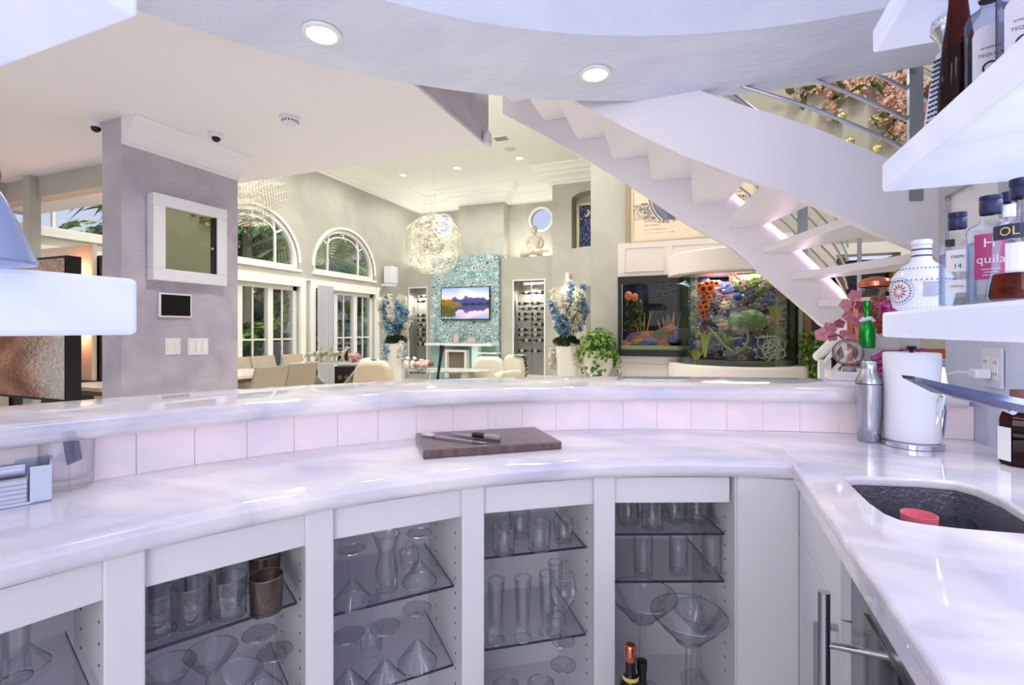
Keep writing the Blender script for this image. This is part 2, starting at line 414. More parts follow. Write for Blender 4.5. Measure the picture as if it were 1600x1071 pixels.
# far wall
XA, XB = at_y(717, 300, 11.05).x, at_y(787, 300, 11.05).x
XL0 = at_y(793, 300, 11.2).x; XN = at_y(863, 300, 10.2).x; XK = at_y(923, 300, 6.3).x
LEDZ = 2.99
RW = [at_y(845, 343, YF), at_y(692, 352, YF)]; RR = .285
def back_wall():
    bm = bmesh.new()
    def loop(pts):
        vs = [bm.verts.new((p[0], YF, p[1])) for p in pts]; return [bm.edges.new((vs[i], vs[(i+1)%len(vs)])) for i in range(len(vs))]
    ed = loop([(-7.4,0),(XN+.3,0),(XN+.3,HIZ),(-7.4,HIZ)])
    for c in RW: ed += loop([(c.x+RR*cos(2*pi*k/28), c.z+RR*sin(2*pi*k/28)) for k in range(28)])
    bmesh.ops.triangle_fill(bm, edges=ed, use_beauty=True)
    kill = [f for f in bm.faces if any(hypot(f.calc_center_median().x-c.x, f.calc_center_median().z-c.z) < RR*.97 for c in RW)]
    bmesh.ops.delete(bm, geom=kill, context='FACES')
    r = bmesh.ops.extrude_face_region(bm, geom=list(bm.faces))
    for v in [x for x in r['geom'] if isinstance(x, bmesh.types.BMVert)]: v.co.y += .2
    bmesh.ops.recalc_face_normals(bm, faces=bm.faces)
    me = bpy.data.meshes.new('wall_back'); bm.to_mesh(me); bm.free(); me.materials.append(plaster)
    o = bpy.data.objects.new('wall_back', me); COL.objects.link(o); o['kind'] = 'structure'; o['label'] = 'far beige plaster wall of the living room with round windows'
back_wall()
for i, c in enumerate(RW):
    wn += 1; w_ = sthing('window_%d' % wn, ['round window above the seated statue','round window glimpsed through the wire globe chandelier'][i])
    rg = G().lathe([(RR,-.05),(RR+.03,-.05),(RR+.03,.02),(RR-.02,.02),(RR-.02,-.05),(RR,-.05)], 32).xf(Matrix.Translation(c) @ Matrix.Rotation(pi/2,4,'X')); obj('window_frame', rg, trimw, w_, smooth=True)
    obj('pane', G().lathe([(0,0),(RR,0),(RR,.006),(0,.006)], 32).xf(Matrix.Translation(c+Vector((0,.05,0))) @ Matrix.Rotation(pi/2,4,'X')), gl, w_)
struct('wall_chase', G().box(XA, XB, 11.05, YF, 0, HIZ), plaster, 'plaster chimney breast over the blue agate fireplace')
def niche_wall(name, x0, x1, y, z1, holes, label, depth=.35, y1=None):
    """wall front at y with rectangular recesses (hx0,hx1,hz0,hz1)"""
    g = G(); y1 = y1 or YF
    hx0, hx1, hz0, hz1 = holes
    g.box(x0,hx0,y,y1,0,z1); g.box(hx1,x1,y,y1,0,z1); g.box(hx0,hx1,y,y1,hz1,z1)
    if hz0 > 0: g.box(hx0,hx1,y,y1,0,hz0)
    g.box(hx0,hx1,y+depth,y1,hz0,hz1)
    return struct(name, g, plaster, label)
FPX0, FPX1 = at_y(673, 450, 10.6).x, at_y(779, 450, 10.6).x
lr = [at_y(px, 500, 10.8).x for px in (638, 668)]; RRX = [at_y(px, 500, 10.7).x for px in (801, 852)]
RZ = at_y(650, 449, 10.8).z; RZ2 = at_y(820, 437, 10.7).z
niche_wall('wall_recess', -7.2, FPX0-.02, 10.8, LEDZ-.12, (lr[0], lr[1], .12, RZ), 'low wall with lit wine recess left of the fireplace', .4)
niche_wall('wall_recess', FPX1+.02, XN, 10.7, LEDZ, (RRX[0], RRX[1], .12, RZ2), 'ledge wall with lit wine recess right of the fireplace', .45)
# niche block with arched niche
nb = at_y(898, 388, 10.2); nt_ = at_y(898, 320, 10.2)
g = G(); x0, x1 = at_y(893, 350, 10.2).x, at_y(951, 350, 10.2).x
g.box(XN, x0, 10.2, 11.4, 0, HIZ); g.box(x1, -1.2, 10.2, 11.4, 0, HIZ); g.box(x0, x1, 10.2, 11.4, 0, nb.z)
g.box(x0, x1, 10.55, 11.4, nb.z, HIZ)
mm, rr_ = (x0+x1)/2, (x1-x0)/2; zt = at_y(900, 312, 10.2).z
for k in range(12):
    a0, a1 = pi-pi*k/12, pi-pi*(k+1)/12
    xa, xb = mm+rr_*cos(a0), mm+rr_*cos(a1); za, zb = zt+rr_*.42*sin(a0), zt+rr_*.42*sin(a1)
    g.slab([(xa,10.2,za),(xb,10.2,zb),(xb,10.2,HIZ),(xa,10.2,HIZ)], (0,.4,0))
struct('wall_niche', g, plaster, 'plaster pier with an arched niche holding a blue picture')
vx0, vx1 = at_y(916, 440, 10.19).x, at_y(925, 440, 10.19).x
struct('wall_reveal', G().box(vx0, vx1+.3, 10.16, 10.2, 0, at_y(920, 447, 10.2).z), mat('reveal_shade', (140,134,126), .6), 'dark narrow doorway slot left of the aquarium wall')
# wall with the aquarium, behind the stair
dx0, dx1, dz = 1.06, 1.95, 2.10
g = G().box(XK, dx0, 6.3, 6.5, 0, HIZ).box(dx1, 5.2, 6.3, 6.5, 0, HIZ).box(dx0, dx1, 6.3, 6.5, dz, HIZ).box(XK, XK+.15, 6.5, 10.2, 0, HIZ)
struct('wall_aquarium', g, plaster, 'plaster wall behind the stair with aquarium and blossoms')
struct('wall_right', G().box(5.0, 5.2, -3, 6.3, 0, HIZ), plaster, 'side wall right of the stair hall')
# far crown
crown([(XW,3.3),(XW,YF),(XA,YF),(XA,11.05),(XB,11.05),(XB,YF),(XN,YF),(XN,10.2),(XK,10.2)], HIZ, cp2, high_ceil, 'stepped cream cornice round the high living room ceiling', 'trim_2')
# doorway behind the stair
d = sthing('door_1', 'dark glazed doorway with wooden jambs behind the stair')
obj('door_leaf', G().box(dx0+.05, dx1-.05, 6.40, 6.44, 0, dz-.05), mat('dark_glass_door', (30,26,24), .15), d)
wood = mat('oak_jamb', (150,112,62), .5, noise=((112,78,40), 4, (6,6,.6), .3))
for xx in (dx0, dx0+.33, dx1-.07): obj('jamb', G().box(xx, xx+.07, 6.27, 6.42, 0, dz-.03), wood, d)
obj('architrave', G().box(dx0-.1, dx1+.1, 6.26, 6.3, dz, dz+.12).box(dx1, dx1+.1, 6.26, 6.3, 0, dz), trimw, d)
for k in range(14): obj('blind_slat', G().box(dx0+.42, dx1-.1, 6.36, 6.375, .2+.13*k, .26+.13*k), mat('blind_brown', (58,48,40), .5), d)
# bar walls
struct('wall_bar_right', G().box(.845, 1.0, -1.0, 2.28, 0, 2.42), plaster_b, 'lilac plaster wall right of the bar carrying shelves and outlet')
struct('wall_bar_left', G().box(-1.66, -1.5, -1.6, .28, 0, 2.42), plaster_l, 'plaster wall beside the left bar shelves')

# ================================================================== BAR
def edge_prof(r0, r1, z0, z1, rr=.02):
    """rounded on the r0 side"""
    p = [(r1,z0),(r1,z1)]
    for k in range(5): a = pi/2+pi/2*k/4; p.append((r0+rr+rr*cos(a), z1-rr+rr*sin(a)))
    for k in range(5): a = pi+pi/2*k/4; p.append((r0+rr+rr*cos(a), z0+rr+rr*sin(a)))
    return p
AR = degr = math.degrees(atan2(2.135*sin(R(83)), .235-C0[0]))
ct = thing('bar_counter', 'curved glowing white onyx lower worktop of the bar', 'worktop', (0,0,0))
# lower worktop is cut at the seam X=.235
def arc_cut(prof, a1, n, xs):
    g = G(); m = len(prof); vs = []
    for i in range(n+1):
        for r, z in prof:
            ae = math.degrees(math.acos((xs-C0[0])/r)); a = R(ae+(a1-ae)*i/n)
            vs.append((C0[0]+r*cos(a), C0[1]+r*sin(a), z))
    fs = [(i*m+k, i*m+(k+1)%m, (i+1)*m+(k+1)%m, (i+1)*m+k) for i in range(n) for k in range(m)]
    fs += [tuple(range(m-1,-1,-1)), tuple(range(n*m, (n+1)*m))]
    return g.add(vs, fs)
obj('worktop_slab', arc_cut(edge_prof(1.73, 2.16, .858, .91), 168, 70, .2345), onyx, ct, smooth=True)
bt = thing('raised_bar_top', 'curved raised white onyx bar top behind the worktop', 'bar top')
obj('bar_slab', G().arc(C0, edge_prof(2.085, 2.47, 1.022, 1.075), 84.2, 168, 90, warp=warp), onyx, bt, smooth=True)
obj('bar_front', G().arc(C0, [(2.30,0),(2.34,0),(2.34,1.0219),(2.30,1.0219)], 84.2, 168, 70, warp=warp), cabw, bt, smooth=True)
bs = thing('backsplash', 'row of backlit pinkish onyx tiles under the raised bar top', 'backsplash')
a = 83.4; k = 0
while a < 167:
    w = 3.35
    obj('tile', G().arc(C0, [(2.15,.911),(2.17,.911),(2.17,1.0215),(2.15,1.0215)], a+.03, a+w-.03, 4, warp=warp), onyx_t, bs); a += w
obj('backing', G().arc(C0, [(2.172,.6),(2.18,.6),(2.18,1.0215),(2.172,1.0215)], 83.5, 168, 60, warp=warp), white, bs)
# right worktop with sink cut-out
SK = [(1318,748),(1342,745.5),(1400,747.5),(1440,749),(1490,753),(1525,762),(1560,777),(1600,801)]
sk_top = [at_z(x, y, .91) for x, y in SK]
SB = [(1600,832),(1560,829),(1500,824),(1440,817),(1405,811),(1380,801),(1360,787),(1338,766)]
sk_bot = [at_z(x, y, .91) for x, y in SB]
rt = thing('sink_worktop', 'straight white onyx worktop at right with the undermount sink', 'worktop')
hole = [(p.x, p.y) for p in sk_top]+[(.64,1.24),(.64,1.20)]+[(p.x, p.y) for p in sk_bot]
def right_top():
    bm = bmesh.new()
    outer = [(.235,-1.0),(.845,-1.0)]
    ae = math.degrees(math.acos((.845-C0[0])/2.235)); as_ = math.degrees(math.acos((.2345-C0[0])/2.15))
    for k in range(9):
        aa = ae+(as_-ae)*k/8; q = pol(2.155+warp(aa), aa); outer.append((q.x, q.y))
    def loop(pts): vs = [bm.verts.new((p[0],p[1],.886)) for p in pts]; return [bm.edges.new((vs[i], vs[(i+1)%len(vs)])) for i in range(len(vs))]
    ed = loop(outer)+loop(hole)
    bmesh.ops.triangle_fill(bm, edges=ed, use_beauty=True)
    def inside(x, y):
        c = False; n = len(hole)
        for i in range(n):
            x1,y1 = hole[i]; x2,y2 = hole[i-1]
            if (y1>y) != (y2>y) and x < (x2-x1)*(y-y1)/(y2-y1)+x1: c = not c
        return c
    bmesh.ops.delete(bm, geom=[f for f in bm.faces if inside(*f.calc_center_median().xy)], context='FACES')
    r = bmesh.ops.extrude_face_region(bm, geom=list(bm.faces))
    for v in [x for x in r['geom'] if isinstance(x, bmesh.types.BMVert)]: v.co.z = .91
    bmesh.ops.recalc_face_normals(bm, faces=bm.faces)
    me = bpy.data.meshes.new('worktop_slab'); bm.to_mesh(me); bm.free(); me.materials.append(onyx)
    o = bpy.data.objects.new('worktop_slab', me); COL.objects.link(o); o.parent = rt
    b = o.modifiers.new('b', 'BEVEL'); b.width = .008; b.segments = 3; b.limit_method = 'ANGLE'; b.angle_limit = R(50)
right_top()
obj('front_edge', G().box(.2352,.262,-1.0,1.96,.858,.8858), onyx, rt)
hammered = mat('hammered_steel', (150,150,164), .22, .8, bump=.22, bscale=90)
sk = thing('sink', 'hammered dark steel undermount sink bowl', 'sink')
cxs = sum(p[0] for p in hole)/len(hole); cys = sum(p[1] for p in hole)/len(hole); n = len(hole); g = G(); vs = []
for s_, z in ((1.03,.8855),(1.0,.80),(.96,.72),(.82,.685),(.15,.68)): vs += [(cxs+(p[0]-cxs)*s_, cys+(p[1]-cys)*s_, z) for p in hole]
fs = [(i*n+k, i*n+(k+1)%n, (i+1)*n+(k+1)%n, (i+1)*n+k) for i in range(4) for k in range(n)]+[tuple(range(4*n,5*n))]
obj('bowl', g.add(vs, fs), hammered, sk, smooth=True)
obj('drain', G().lathe([(.0,.683),(.03,.684),(.04,.682)], 20, (cxs, cys, 0)), chrome, sk, smooth=True)
def cup(name, label, px, py, z, r, h, m, mt='cup'):
    p = at_z(px, py, z); t = thing(name, label, mt, p)
    obj('body', G().lathe([(0,.003),(r*.75,.003),(r*.8,.006),(r,h),(r*.95,h),(r*.76,.01),(0,.01)], 24), m, t, smooth=True); return t
cup('plastic_cup', 'pink lidded cup lying low in the sink', 1436, 925, .69, .034, .175, mat('pink_plastic', (236,120,136), .3))
cup('drinking_glass', 'pale green glass tumbler standing in the sink', 1492, 925, .69, .038, .16, glass('green_tint', (236,250,246), (190,222,214), gl=.3))

# cabinets under the curved worktop
STL = [168, 155.3, 143.7, 131.2, 118.8, 105.6]
pin = mat('pin_hole', (70,70,86), .6)
names = ['leftmost open bar cabinet, mostly outside the frame', 'open bar cabinet holding the gold tumblers', 'open bar cabinet holding the hourglass beer glass',
         'open bar cabinet holding the tall flutes', 'open bar cabinet holding giant martini glasses']
SHELVES = [[(.60)], [.64,.40], [.585,.37], [.646,.39], [.678,.538]]
BAY = []
for i in range(5):
    aL, aR = STL[i], STL[i+1]
    L, Rr = pol(1.765, aL), pol(1.765, aR); u = (Rr-L); wdt = u.length; u.normalize(); nrm = Vector((-u.y, u.x, 0))
    if nrm.dot(L-Vector((C0[0],C0[1],0))) < 0: nrm = -nrm
    mid = (L+Rr)/2
    M = Matrix(((u.x, nrm.x, 0, mid.x), (u.y, nrm.y, 0, mid.y), (0,0,1,0), (0,0,0,1)))
    BAY.append((M, wdt))
    ca = thing('open_cabinet', names[i], 'cabinet', (mid.x, mid.y, 0), atan2(u.y, u.x))
    h = wdt/2; d = .34
    obj('side_panel', G().box(-h+.006, -h+.026, .0, d, .1, .856), cabw, ca); obj('side_panel', G().box(h-.026, h-.006, .0, d, .1, .856), cabw, ca)
    obj('back_panel', G().box(-h+.026, h-.026, d-.015, d, .1, .856), cabw, ca)
    obj('bottom_panel', G().box(-h+.026, h-.026, .0, d-.015, .1, .12), cabw, ca)
    obj('rail', G().box(-h+.03, h-.03-(.008 if i == 4 else 0), .004, .024, .778, .852), cabw, ca, bevel=.002)
    obj('plinth', G().box(-h+.01, h-.01, .03, .05, 0, .1), cabw, ca)
    for z in SHELVES[i]:
        sg = G().box(-h+.03, h-.042, .035, d-.02, z-.007, z-.0005)
        so_ = obj('glass_shelf', sg, gl_d, ca)
        obj('shelf_edge', G().box(-h+.03, h-.042, .0335, .0348, z-.007, z-.0005).box(h-.0415, h-.0402, .0335, d-.02, z-.007, z-.0005), mat('glass_edge_dark', (44,48,66), .2), so_)
    g = G()
    for k in range(12):
        for yy in (.06, .24): g.box(h-.0275, h-.026, yy-.0022, yy+.0022, .25+k*.042, .2544+k*.042)
    obj('pin_holes', g, pin, ca, kind='stuff')
for i, a in enumerate(STL[:5]):
    p = pol(1.752, a); q = R(a)
    st = obj('cabinet_stile', G().box(-.0, .03, -.031, .031, 0, .857), cabw, None, bevel=.003)
    st.location = (p.x, p.y, 0); st.rotation_euler = (0,0,q)
    tag(st, ['white upright post at the far left of the bar cabinets', 'white upright post left of the gold tumblers', 'white upright post right of the gold tumblers',
        'white upright post left of the tall flutes', 'white upright post right of the tall flutes'][i], 'post')
# corner filler panel
p0 = pol(1.752, 105.6); pc = Vector((.25, 1.553, 0))
u = (pc-p0).normalized(); nn = Vector((-u.y, u.x, 0))
tag(obj('corner_panel', G().slab([p0-u*.02, pc, pc+nn*.02+u*.0, p0-u*.02+nn*.02], (0,0,.857)), cabw), 'plain white corner panel between the open cabinets and the door', 'panel')
# right base cabinet with drawer and door
bc = thing('sink_cabinet', 'white base cabinet with flush door under the sink worktop', 'cabinet', (0,0,0))
obj('body', G().box(.27, .84, 1.10, 1.55, .1, .60).box(.27,.84,1.10,1.114,.6,.857), cabw, bc)
obj('drawer_front', G().box(.25, .269, 1.115, 1.548, .713, .852), cabw, bc, bevel=.001)
dr = obj('door_leaf', G().box(.25, .269, 1.115, 1.548, .1, .709), cabw, bc, bevel=.001)
obj('handle', G().box(.208, .218, 1.128, 1.138, .30, .69).box(.218, .25, 1.128, 1.138, .68, .69).box(.218, .25, 1.128, 1.138, .30, .31), steel, dr)
ap = thing('wine_fridge', 'stainless under-counter fridge with a round bar handle', 'fridge', (0,0,0))
obj('body', G().box(.29, .84, .45, 1.09, .1, .85), mat('fridge_dark', (70,68,78), .4, .6), ap)
fd = obj('door_leaf', G().box(.262, .289, .46, 1.09, .12, .845), mat('stainless_door', (150,148,160), .22, 1), ap, bevel=.003)
obj('glass_panel', G().box(.258, .2615, .52, 1.0, .2, .79), mat('fridge_glass', (40,38,46), .05), fd)
g = G().tube([(.20,1.0,.25),(.20,1.0,.815)], .0095, 16); obj('handle', g, steel, fd, smooth=True)
obj('standoff', G().tube([(.20,1.0,.723),(.262,1.0,.723)], .0065, 12), chrome, fd, smooth=True)

# glowing shelves
def shelf(name, label, x0, x1, y0, y1, z0, z1):
    t = thing(name, label, 'shelf', (0,0,0)); obj('shelf_board', G().box(x0,x1,y0,y1,z0,z1), shelfm, t, bevel=.008); return t
SX = .46
shelf('floating_shelf', 'lower right glowing shelf carrying the tequila bottles', SX, .845, -.8, 1.62, 1.259, 1.327)
shelf('floating_shelf', 'middle right glowing shelf carrying the tall brown bottle', SX, .845, -.8, 1.62, 1.658, 1.738)
shelf('floating_shelf', 'topmost right glowing shelf close under the soffit', SX, .845, -.8, 1.70, 2.085, 2.155)
shelf('floating_shelf', 'lower left glowing shelf in front of the picture', -1.5, -.863, -1.2, .515, 1.271, 1.363)
shelf('floating_shelf', 'upper left glowing shelf at the top left corner', -1.5, -.863, -1.2, .515, 1.793, 1.885)
# ================================================================== STAIR
NP = [(-1.44,2.52),(-.6,2.52),(0,2.52),(.276,2.54),(.64,2.62),(.95,2.70),(1.25,2.86),(1.5,3.1),(1.68,3.42),(1.76,3.8)]
FP = [(-1.44,3.45),(-.6,3.45),(0,3.45),(.14,3.45),(.345,3.45),(.517,3.455),(.66,3.475),(.78,3.52),(.86,3.60),(.90,3.70)]
def on_path(px, py, P):
    u = (px-800)/F; d = Vector((u*CY-SY, u*SY+CY))
    for i in range(len(P)-1):
        a, b = Vector(P[i]), Vector(P[i+1]); e = b-a
        den = d.x*e.y-d.y*e.x
        if abs(den) < 1e-9: continue
        t = (a.x*e.y-a.y*e.x)/den; s_ = (a.x*d.y-a.y*d.x)/den
        if -.001 <= s_ <= 1.001: return (i+s_, EYE+(HZ-py)*t/F)
def plen(P):
    L = [0]
    for i in range(len(P)-1): L.append(L[-1]+(Vector(P[i+1])-Vector(P[i])).length)
    return L
def prof_from(px, P):
    L = plen(P); out = []
    for x, y in px:
        q = on_path(x, y, P)
        if q: i = min(int(q[0]), len(P)-2); out.append((L[i]+(q[0]-i)*(L[i+1]-L[i]), q[1]))
    return sorted(out)
def ev(prof, s, sl=None):
    if s <= prof[0][0]:
        m = sl if sl is not None else (prof[1][1]-prof[0][1])/(prof[1][0]-prof[0][0]); return prof[0][1]+(s-prof[0][0])*m
    for a, b in zip(prof, prof[1:]):
        if s <= b[0]: return a[1]+(s-a[0])/(b[0]-a[0])*(b[1]-a[1])
    m = (prof[-1][1]-prof[-2][1])/(prof[-1][0]-prof[-2][0]); m = sl if sl is not None else m
    return prof[-1][1]+(s-prof[-1][0])*m
def pt(P, s):
    L = plen(P)
    for i in range(len(P)-1):
        if s <= L[i+1] or i == len(P)-2:
            t = (s-L[i])/(L[i+1]-L[i]); a, b = Vector(P[i]), Vector(P[i+1]); return a+(b-a)*t
nlow = prof_from([(885,155),(996,214),(1069,248),(1150,280),(1266,322),(1365,369),(1437,398)], NP)
ntop = prof_from([(1105,153),(1183,179),(1271,208),(1381,255)], NP)
flow = prof_from([(765,150),(868,221),(975,284),(1074,351),(1145,389),(1208,445),(1282,506)], FP)
ftop = prof_from([(1148,303),(1203,348),(1232,371),(1254,394),(1282,421),(1322,467)], FP)
ftop = [(ftop[0][0]-1.2, ftop[0][1]+1.2*.66)]+ftop
stair = thing('staircase', 'curving white open-tread staircase climbing to the upper left', 'staircase')
def ribbon(name, P, lo, hi, side, th=.045, s1=None, m=stairw):
    L = plen(P)[-1]; s1 = s1 or L; n = 60; vs = []; g = G()
    for i in range(n+1):
        s = s1*i/n; p = pt(P, s); t = (pt(P, min(s+.03, L))-pt(P, max(s-.03, 0))).normalized(); nn = Vector((-t.y, t.x))*th*side
        zl, zh = max(0, ev(lo, s, -.65)), max(.02, ev(hi, s, -.65))
        vs += [(p.x,p.y,zl),(p.x,p.y,zh),(p.x+nn.x,p.y+nn.y,zh),(p.x+nn.x,p.y+nn.y,zl)]
    fs = [(i*4+k, i*4+(k+1)%4, i*4+4+(k+1)%4, i*4+4+k) for i in range(n) for k in range(4)]+[(3,2,1,0),(4*n,4*n+1,4*n+2,4*n+3)]
    return obj(name, g.add(vs, fs), m, stair, smooth=True)
ribbon('stringer', NP, nlow, ntop, -1)
ribbon('stringer', FP, flow, ftop, 1)
# treads: underside heights and their back (upper) edges
TF = [(-.0635-.26*k, 3.447) for k in range(5, 0, -1)]+[(-.0635,3.447),(.14,3.447),(.345,3.447),(.517,3.45),(.66,3.47),(.78,3.515),(.86,3.59),(.90,3.69)]
TN = [(-.02-.26*k, 2.525) for k in range(5, 0, -1)]+[(-.055,2.525),(.276,2.545),(.64,2.625),(.95,2.705),(1.25,2.865),(1.5,3.105),(1.68,3.425),(1.76,3.8)]
TZ = [2.115+.18*k for k in range(5, 0, -1)]+[2.115,1.94,1.765,1.592,1.42,1.245,1.07]
for k in range(12):
    f0, f1, n0, n1 = [Vector(q) for q in (TF[k], TF[k+1], TN[k], TN[k+1])]
    f1 = f1+(f1-f0)*.06; n1 = n1+(n1-n0)*.06
    z = TZ[k]
    g = G().slab([(f0.x,f0.y,z),(n0.x,n0.y,z),(n1.x,n1.y,z),(f1.x,f1.y,z)], (0,0,.042))
    obj('tread', g, stairw, stair, bevel=.004)
led = mat('stair_led', (255,225,250), .5, emit=(255,214,240), es=3)
def along(P, prof, off, s0, s1, n=30, side=0):
    out = []
    L = plen(P)[-1]
    for i in range(n+1):
        s = s0+(s1-s0)*i/n; p = pt(P, s); t = (pt(P, min(s+.03, L))-pt(P, max(s-.03, 0))).normalized()
        out.append((p.x-t.y*side, p.y+t.x*side, ev(prof, s, -.65)+off))
    return out
LF, LN = plen(FP)[-1], plen(NP)[-1]
obj('led_strip', G().tube(along(FP, ftop, -.02, 1.55, 2.75, 30, -.006), .012, 6), led, stair)
stair['x'] = 1; del stair['x']
def railing(label, P, prof, offs, posts, s0, s1, top, side, r=.009):
    t = thing('stair_railing', label, 'railing')
    for o_ in offs: obj('rod', G().tube(along(P, prof, o_, s0, s1, 30, side), r, 8), steel, t, smooth=True)
    for s in posts:
        p = pt(P, s); L = plen(P)[-1]; tt = (pt(P, min(s+.03, L))-pt(P, max(s-.03, 0))).normalized(); z = ev(prof, s, -.65)
        ax = Vector((tt.x,tt.y,0))*.028; ay = Vector((-tt.y,tt.x,0))*.009; c = Vector((p.x,p.y,z+top/2-.06))+Vector((-tt.y,tt.x,0))*(side-.02)
        obj('post', OBB(c, ax, ay, (0,0,top/2+.06)), steel, t)
    obj('handrail', G().tube(along(P, prof, top+.02, s0, s1, 30, side), .022, 12), steel, t, smooth=True)
    return t
def nps(px):
    q = on_path(px, 200, NP); L = plen(NP); i = int(q[0]); return L[i]+(q[0]-i)*(L[i+1]-L[i])
railing('brushed steel railing on the near side of the staircase', NP, ntop, (.10,.235,.37,.50,.63), (nps(1420), 3.6), 0.6, LN, .75, -.02)
railing('brushed steel railing on the far side, seen between the treads', FP, ftop, (.08,.17,.26,.35,.44,.53), (2.02,2.62), 0.2, LF, .62, .03, .007)
# lower hand rail beside the bar end
t = thing('lower_railing', 'white metal hand rail rising behind the glass sphere', 'railing')
for k, (a_, b_, r_) in enumerate((((1277,558),(1302,534),.028),((1280,577),(1306,545),.012),((1288,592),(1330,552),.012),((1300,598),(1340,575),.012))):
    A, B = at_d(a_[0],a_[1],3.0), at_d(b_[0],b_[1],2.8); obj('handrail' if k == 0 else 'rod', G().tube([A, B, B+(B-A)*1.2], r_, 10), white, t, smooth=True)
p = at_d(1288, 600, 2.95); obj('post', G().box(p.x-.03,p.x+.03,p.y-.03,p.y+.03,0,at_d(1288,562,2.95).z), white, t)
# ================================================================== ITEMS ON AND AROUND THE BAR
amber = glass('amber_glass', (170,84,44), (60,24,14)); brown = glass('brown_glass', (150,78,48), (40,22,22))
liquor = glass('amber_liquor', (196,98,50), (120,48,22), gl=.05)
paper = mat('label_paper', (232,230,232), .7); navy = mat('navy_cap', (34,42,78), .35); ink = mat('ink_black', (34,34,44), .6)
ceram = mat('white_ceramic', (232,234,244), .2); bluep = mat('blue_paint', (48,62,120), .4); redp = mat('red_paint', (176,84,72), .4)
copper = mat('copper', (214,128,98), .22, 1)
def front(v, z, r, w, h, cx=0): return patch(r, math.degrees((cx-w/2)/r), math.degrees((cx+w/2)/r), z, z+h)
# cutting board and knives
A, B, C_, D_ = [at_z(x, y, .935) for x, y in ((661,705),(878,690),(836,667),(649,677))]
t = thing('cutting_board', 'thick dark walnut cutting board lying on the curved worktop', 'cutting board', (0,0,0))
walnut = mat('walnut', (112,88,86), .28, noise=((64,46,50), 5, (2,14,1), .3), coat=.3)
obj('board', G().slab([Vector((p.x,p.y,.9105)) for p in (A,B,C_,D_)], (0,0,.0245)), walnut, t, bevel=.004)
def knife(name, label, p, q, hl, hm, serr=False):
    P, Q = at_z(p[0],p[1],.94), at_z(q[0],q[1],.94); d = (Q-P); L = d.length; d.normalize(); n = Vector((-d.y,d.x,0)); zt = Vector((0,0,1))
    t = thing(name, label, 'knife', (P.x,P.y,.9352)); bl = L-hl
    pts = [n*.0, d*bl*.35+n*.011, d*bl+n*.012, d*bl-n*.012]
    if serr:
        k = 16; pts = [Vector((0,0,0))]+[d*(bl*.1+bl*.9*i/k)+n*(.009+(.003 if i%2 else 0)) for i in range(k+1)]+[d*bl-n*.008]
    obj('blade', G().slab([x+zt*.004 for x in pts], (0,0,.0018)), steel, t)
    return t, P, d, n, L, bl
t, P, d, n, L, bl = knife('kitchen_knife', 'pointed knife with dark and grey handle on the cutting board', (697,677), (782,687), .10, None)
base = Vector((0,0,.0095))
obj('handle', G().tube([base+d*bl, base+d*(bl+.005), base+d*(bl+.045)], [.007,.009,.009], 10), black, t, smooth=True)
obj('handle_grip', G().tube([base+d*(bl+.045), base+d*(bl+.06), base+d*(L-.004), base+d*L], [.009,.0095,.0095,.007], 12), mat('grip_grey', (150,142,146), .5), t, smooth=True)
t, P, d, n, L, bl = knife('bread_knife', 'serrated knife with pale handle lying nearer on the board', (760,692), (661,679), .045, None, True)
obj('handle', G().tube([base*.6+d*bl, base*.6+d*(bl+.01), base*.6+d*L], [.005,.007,.007], 10), mat('pale_handle', (214,206,214), .4), t, smooth=True)
# shaker
p = at_z(1358, 690, .91)
t = thing('cocktail_shaker', 'brushed steel cocktail shaker left of the paper towels', 'shaker', p)
obj('body', G().lathe([(0,.001),(.029,.001),(.032,.006),(.034,.06),(.0375,.125),(.038,.18),(.038,.190)], 36), steel, t, smooth=True)
cp_ = obj('shoulder', G().lathe([(.0385,.1925),(.0385,.197),(.022,.236),(.0205,.240)], 36), steel, t, smooth=True)
obj('cap', G().lathe([(.0205,.240),(.0205,.262),(.018,.266),(0,.267)], 36), chrome, cp_, smooth=True)
obj('seam_ring', G().lathe([(.0376,.190),(.0376,.193)], 36), black, t, smooth=True)
# paper towels
p = at_z(1424, 696.5, .91); 
t = thing('paper_towel_holder', 'chrome paper towel holder with curved side arm', 'towel holder', p)
obj('base', G().lathe([(0,.018),(.078,.018),(.082,.015),(.082,.002),(.078,0),(0,0)], 48), chrome, t, smooth=True)
obj('rod', G().lathe([(.006,.0181),(.006,.305),(.013,.309),(.015,.314),(.010,.318),(0,.318)], 20), black, t, smooth=True)
cd = Vector((CY,SY,0)); arm = [cd*.080+Vector((0,0,.012)), cd*.096+Vector((0,0,.06)), cd*.103+Vector((0,0,.11)), cd*.098+Vector((0,0,.15)), cd*.083+Vector((0,0,.185))]
g = G()
for i in range(len(arm)-1): pass
g.tube([arm[0]]+[arm[0].lerp(arm[1],.5)+cd*.004]+arm[1:], [.012,.011,.010,.009,.007,.004], 10); obj('arm', g, chrome, t, smooth=True)
t2 = thing('paper_towel_roll', 'full white paper towel roll standing on the chrome holder', 'paper towels', (p.x,p.y,.9285))
obj('roll', G().lathe([(.02,.001),(.072,.001),(.0735,.004),(.0735,.274),(.071,.278),(.02,.278),(.02,.001)], 56), mat('tissue', (232,236,244), .9, bump=.15, bscale=50), t2, smooth=True)
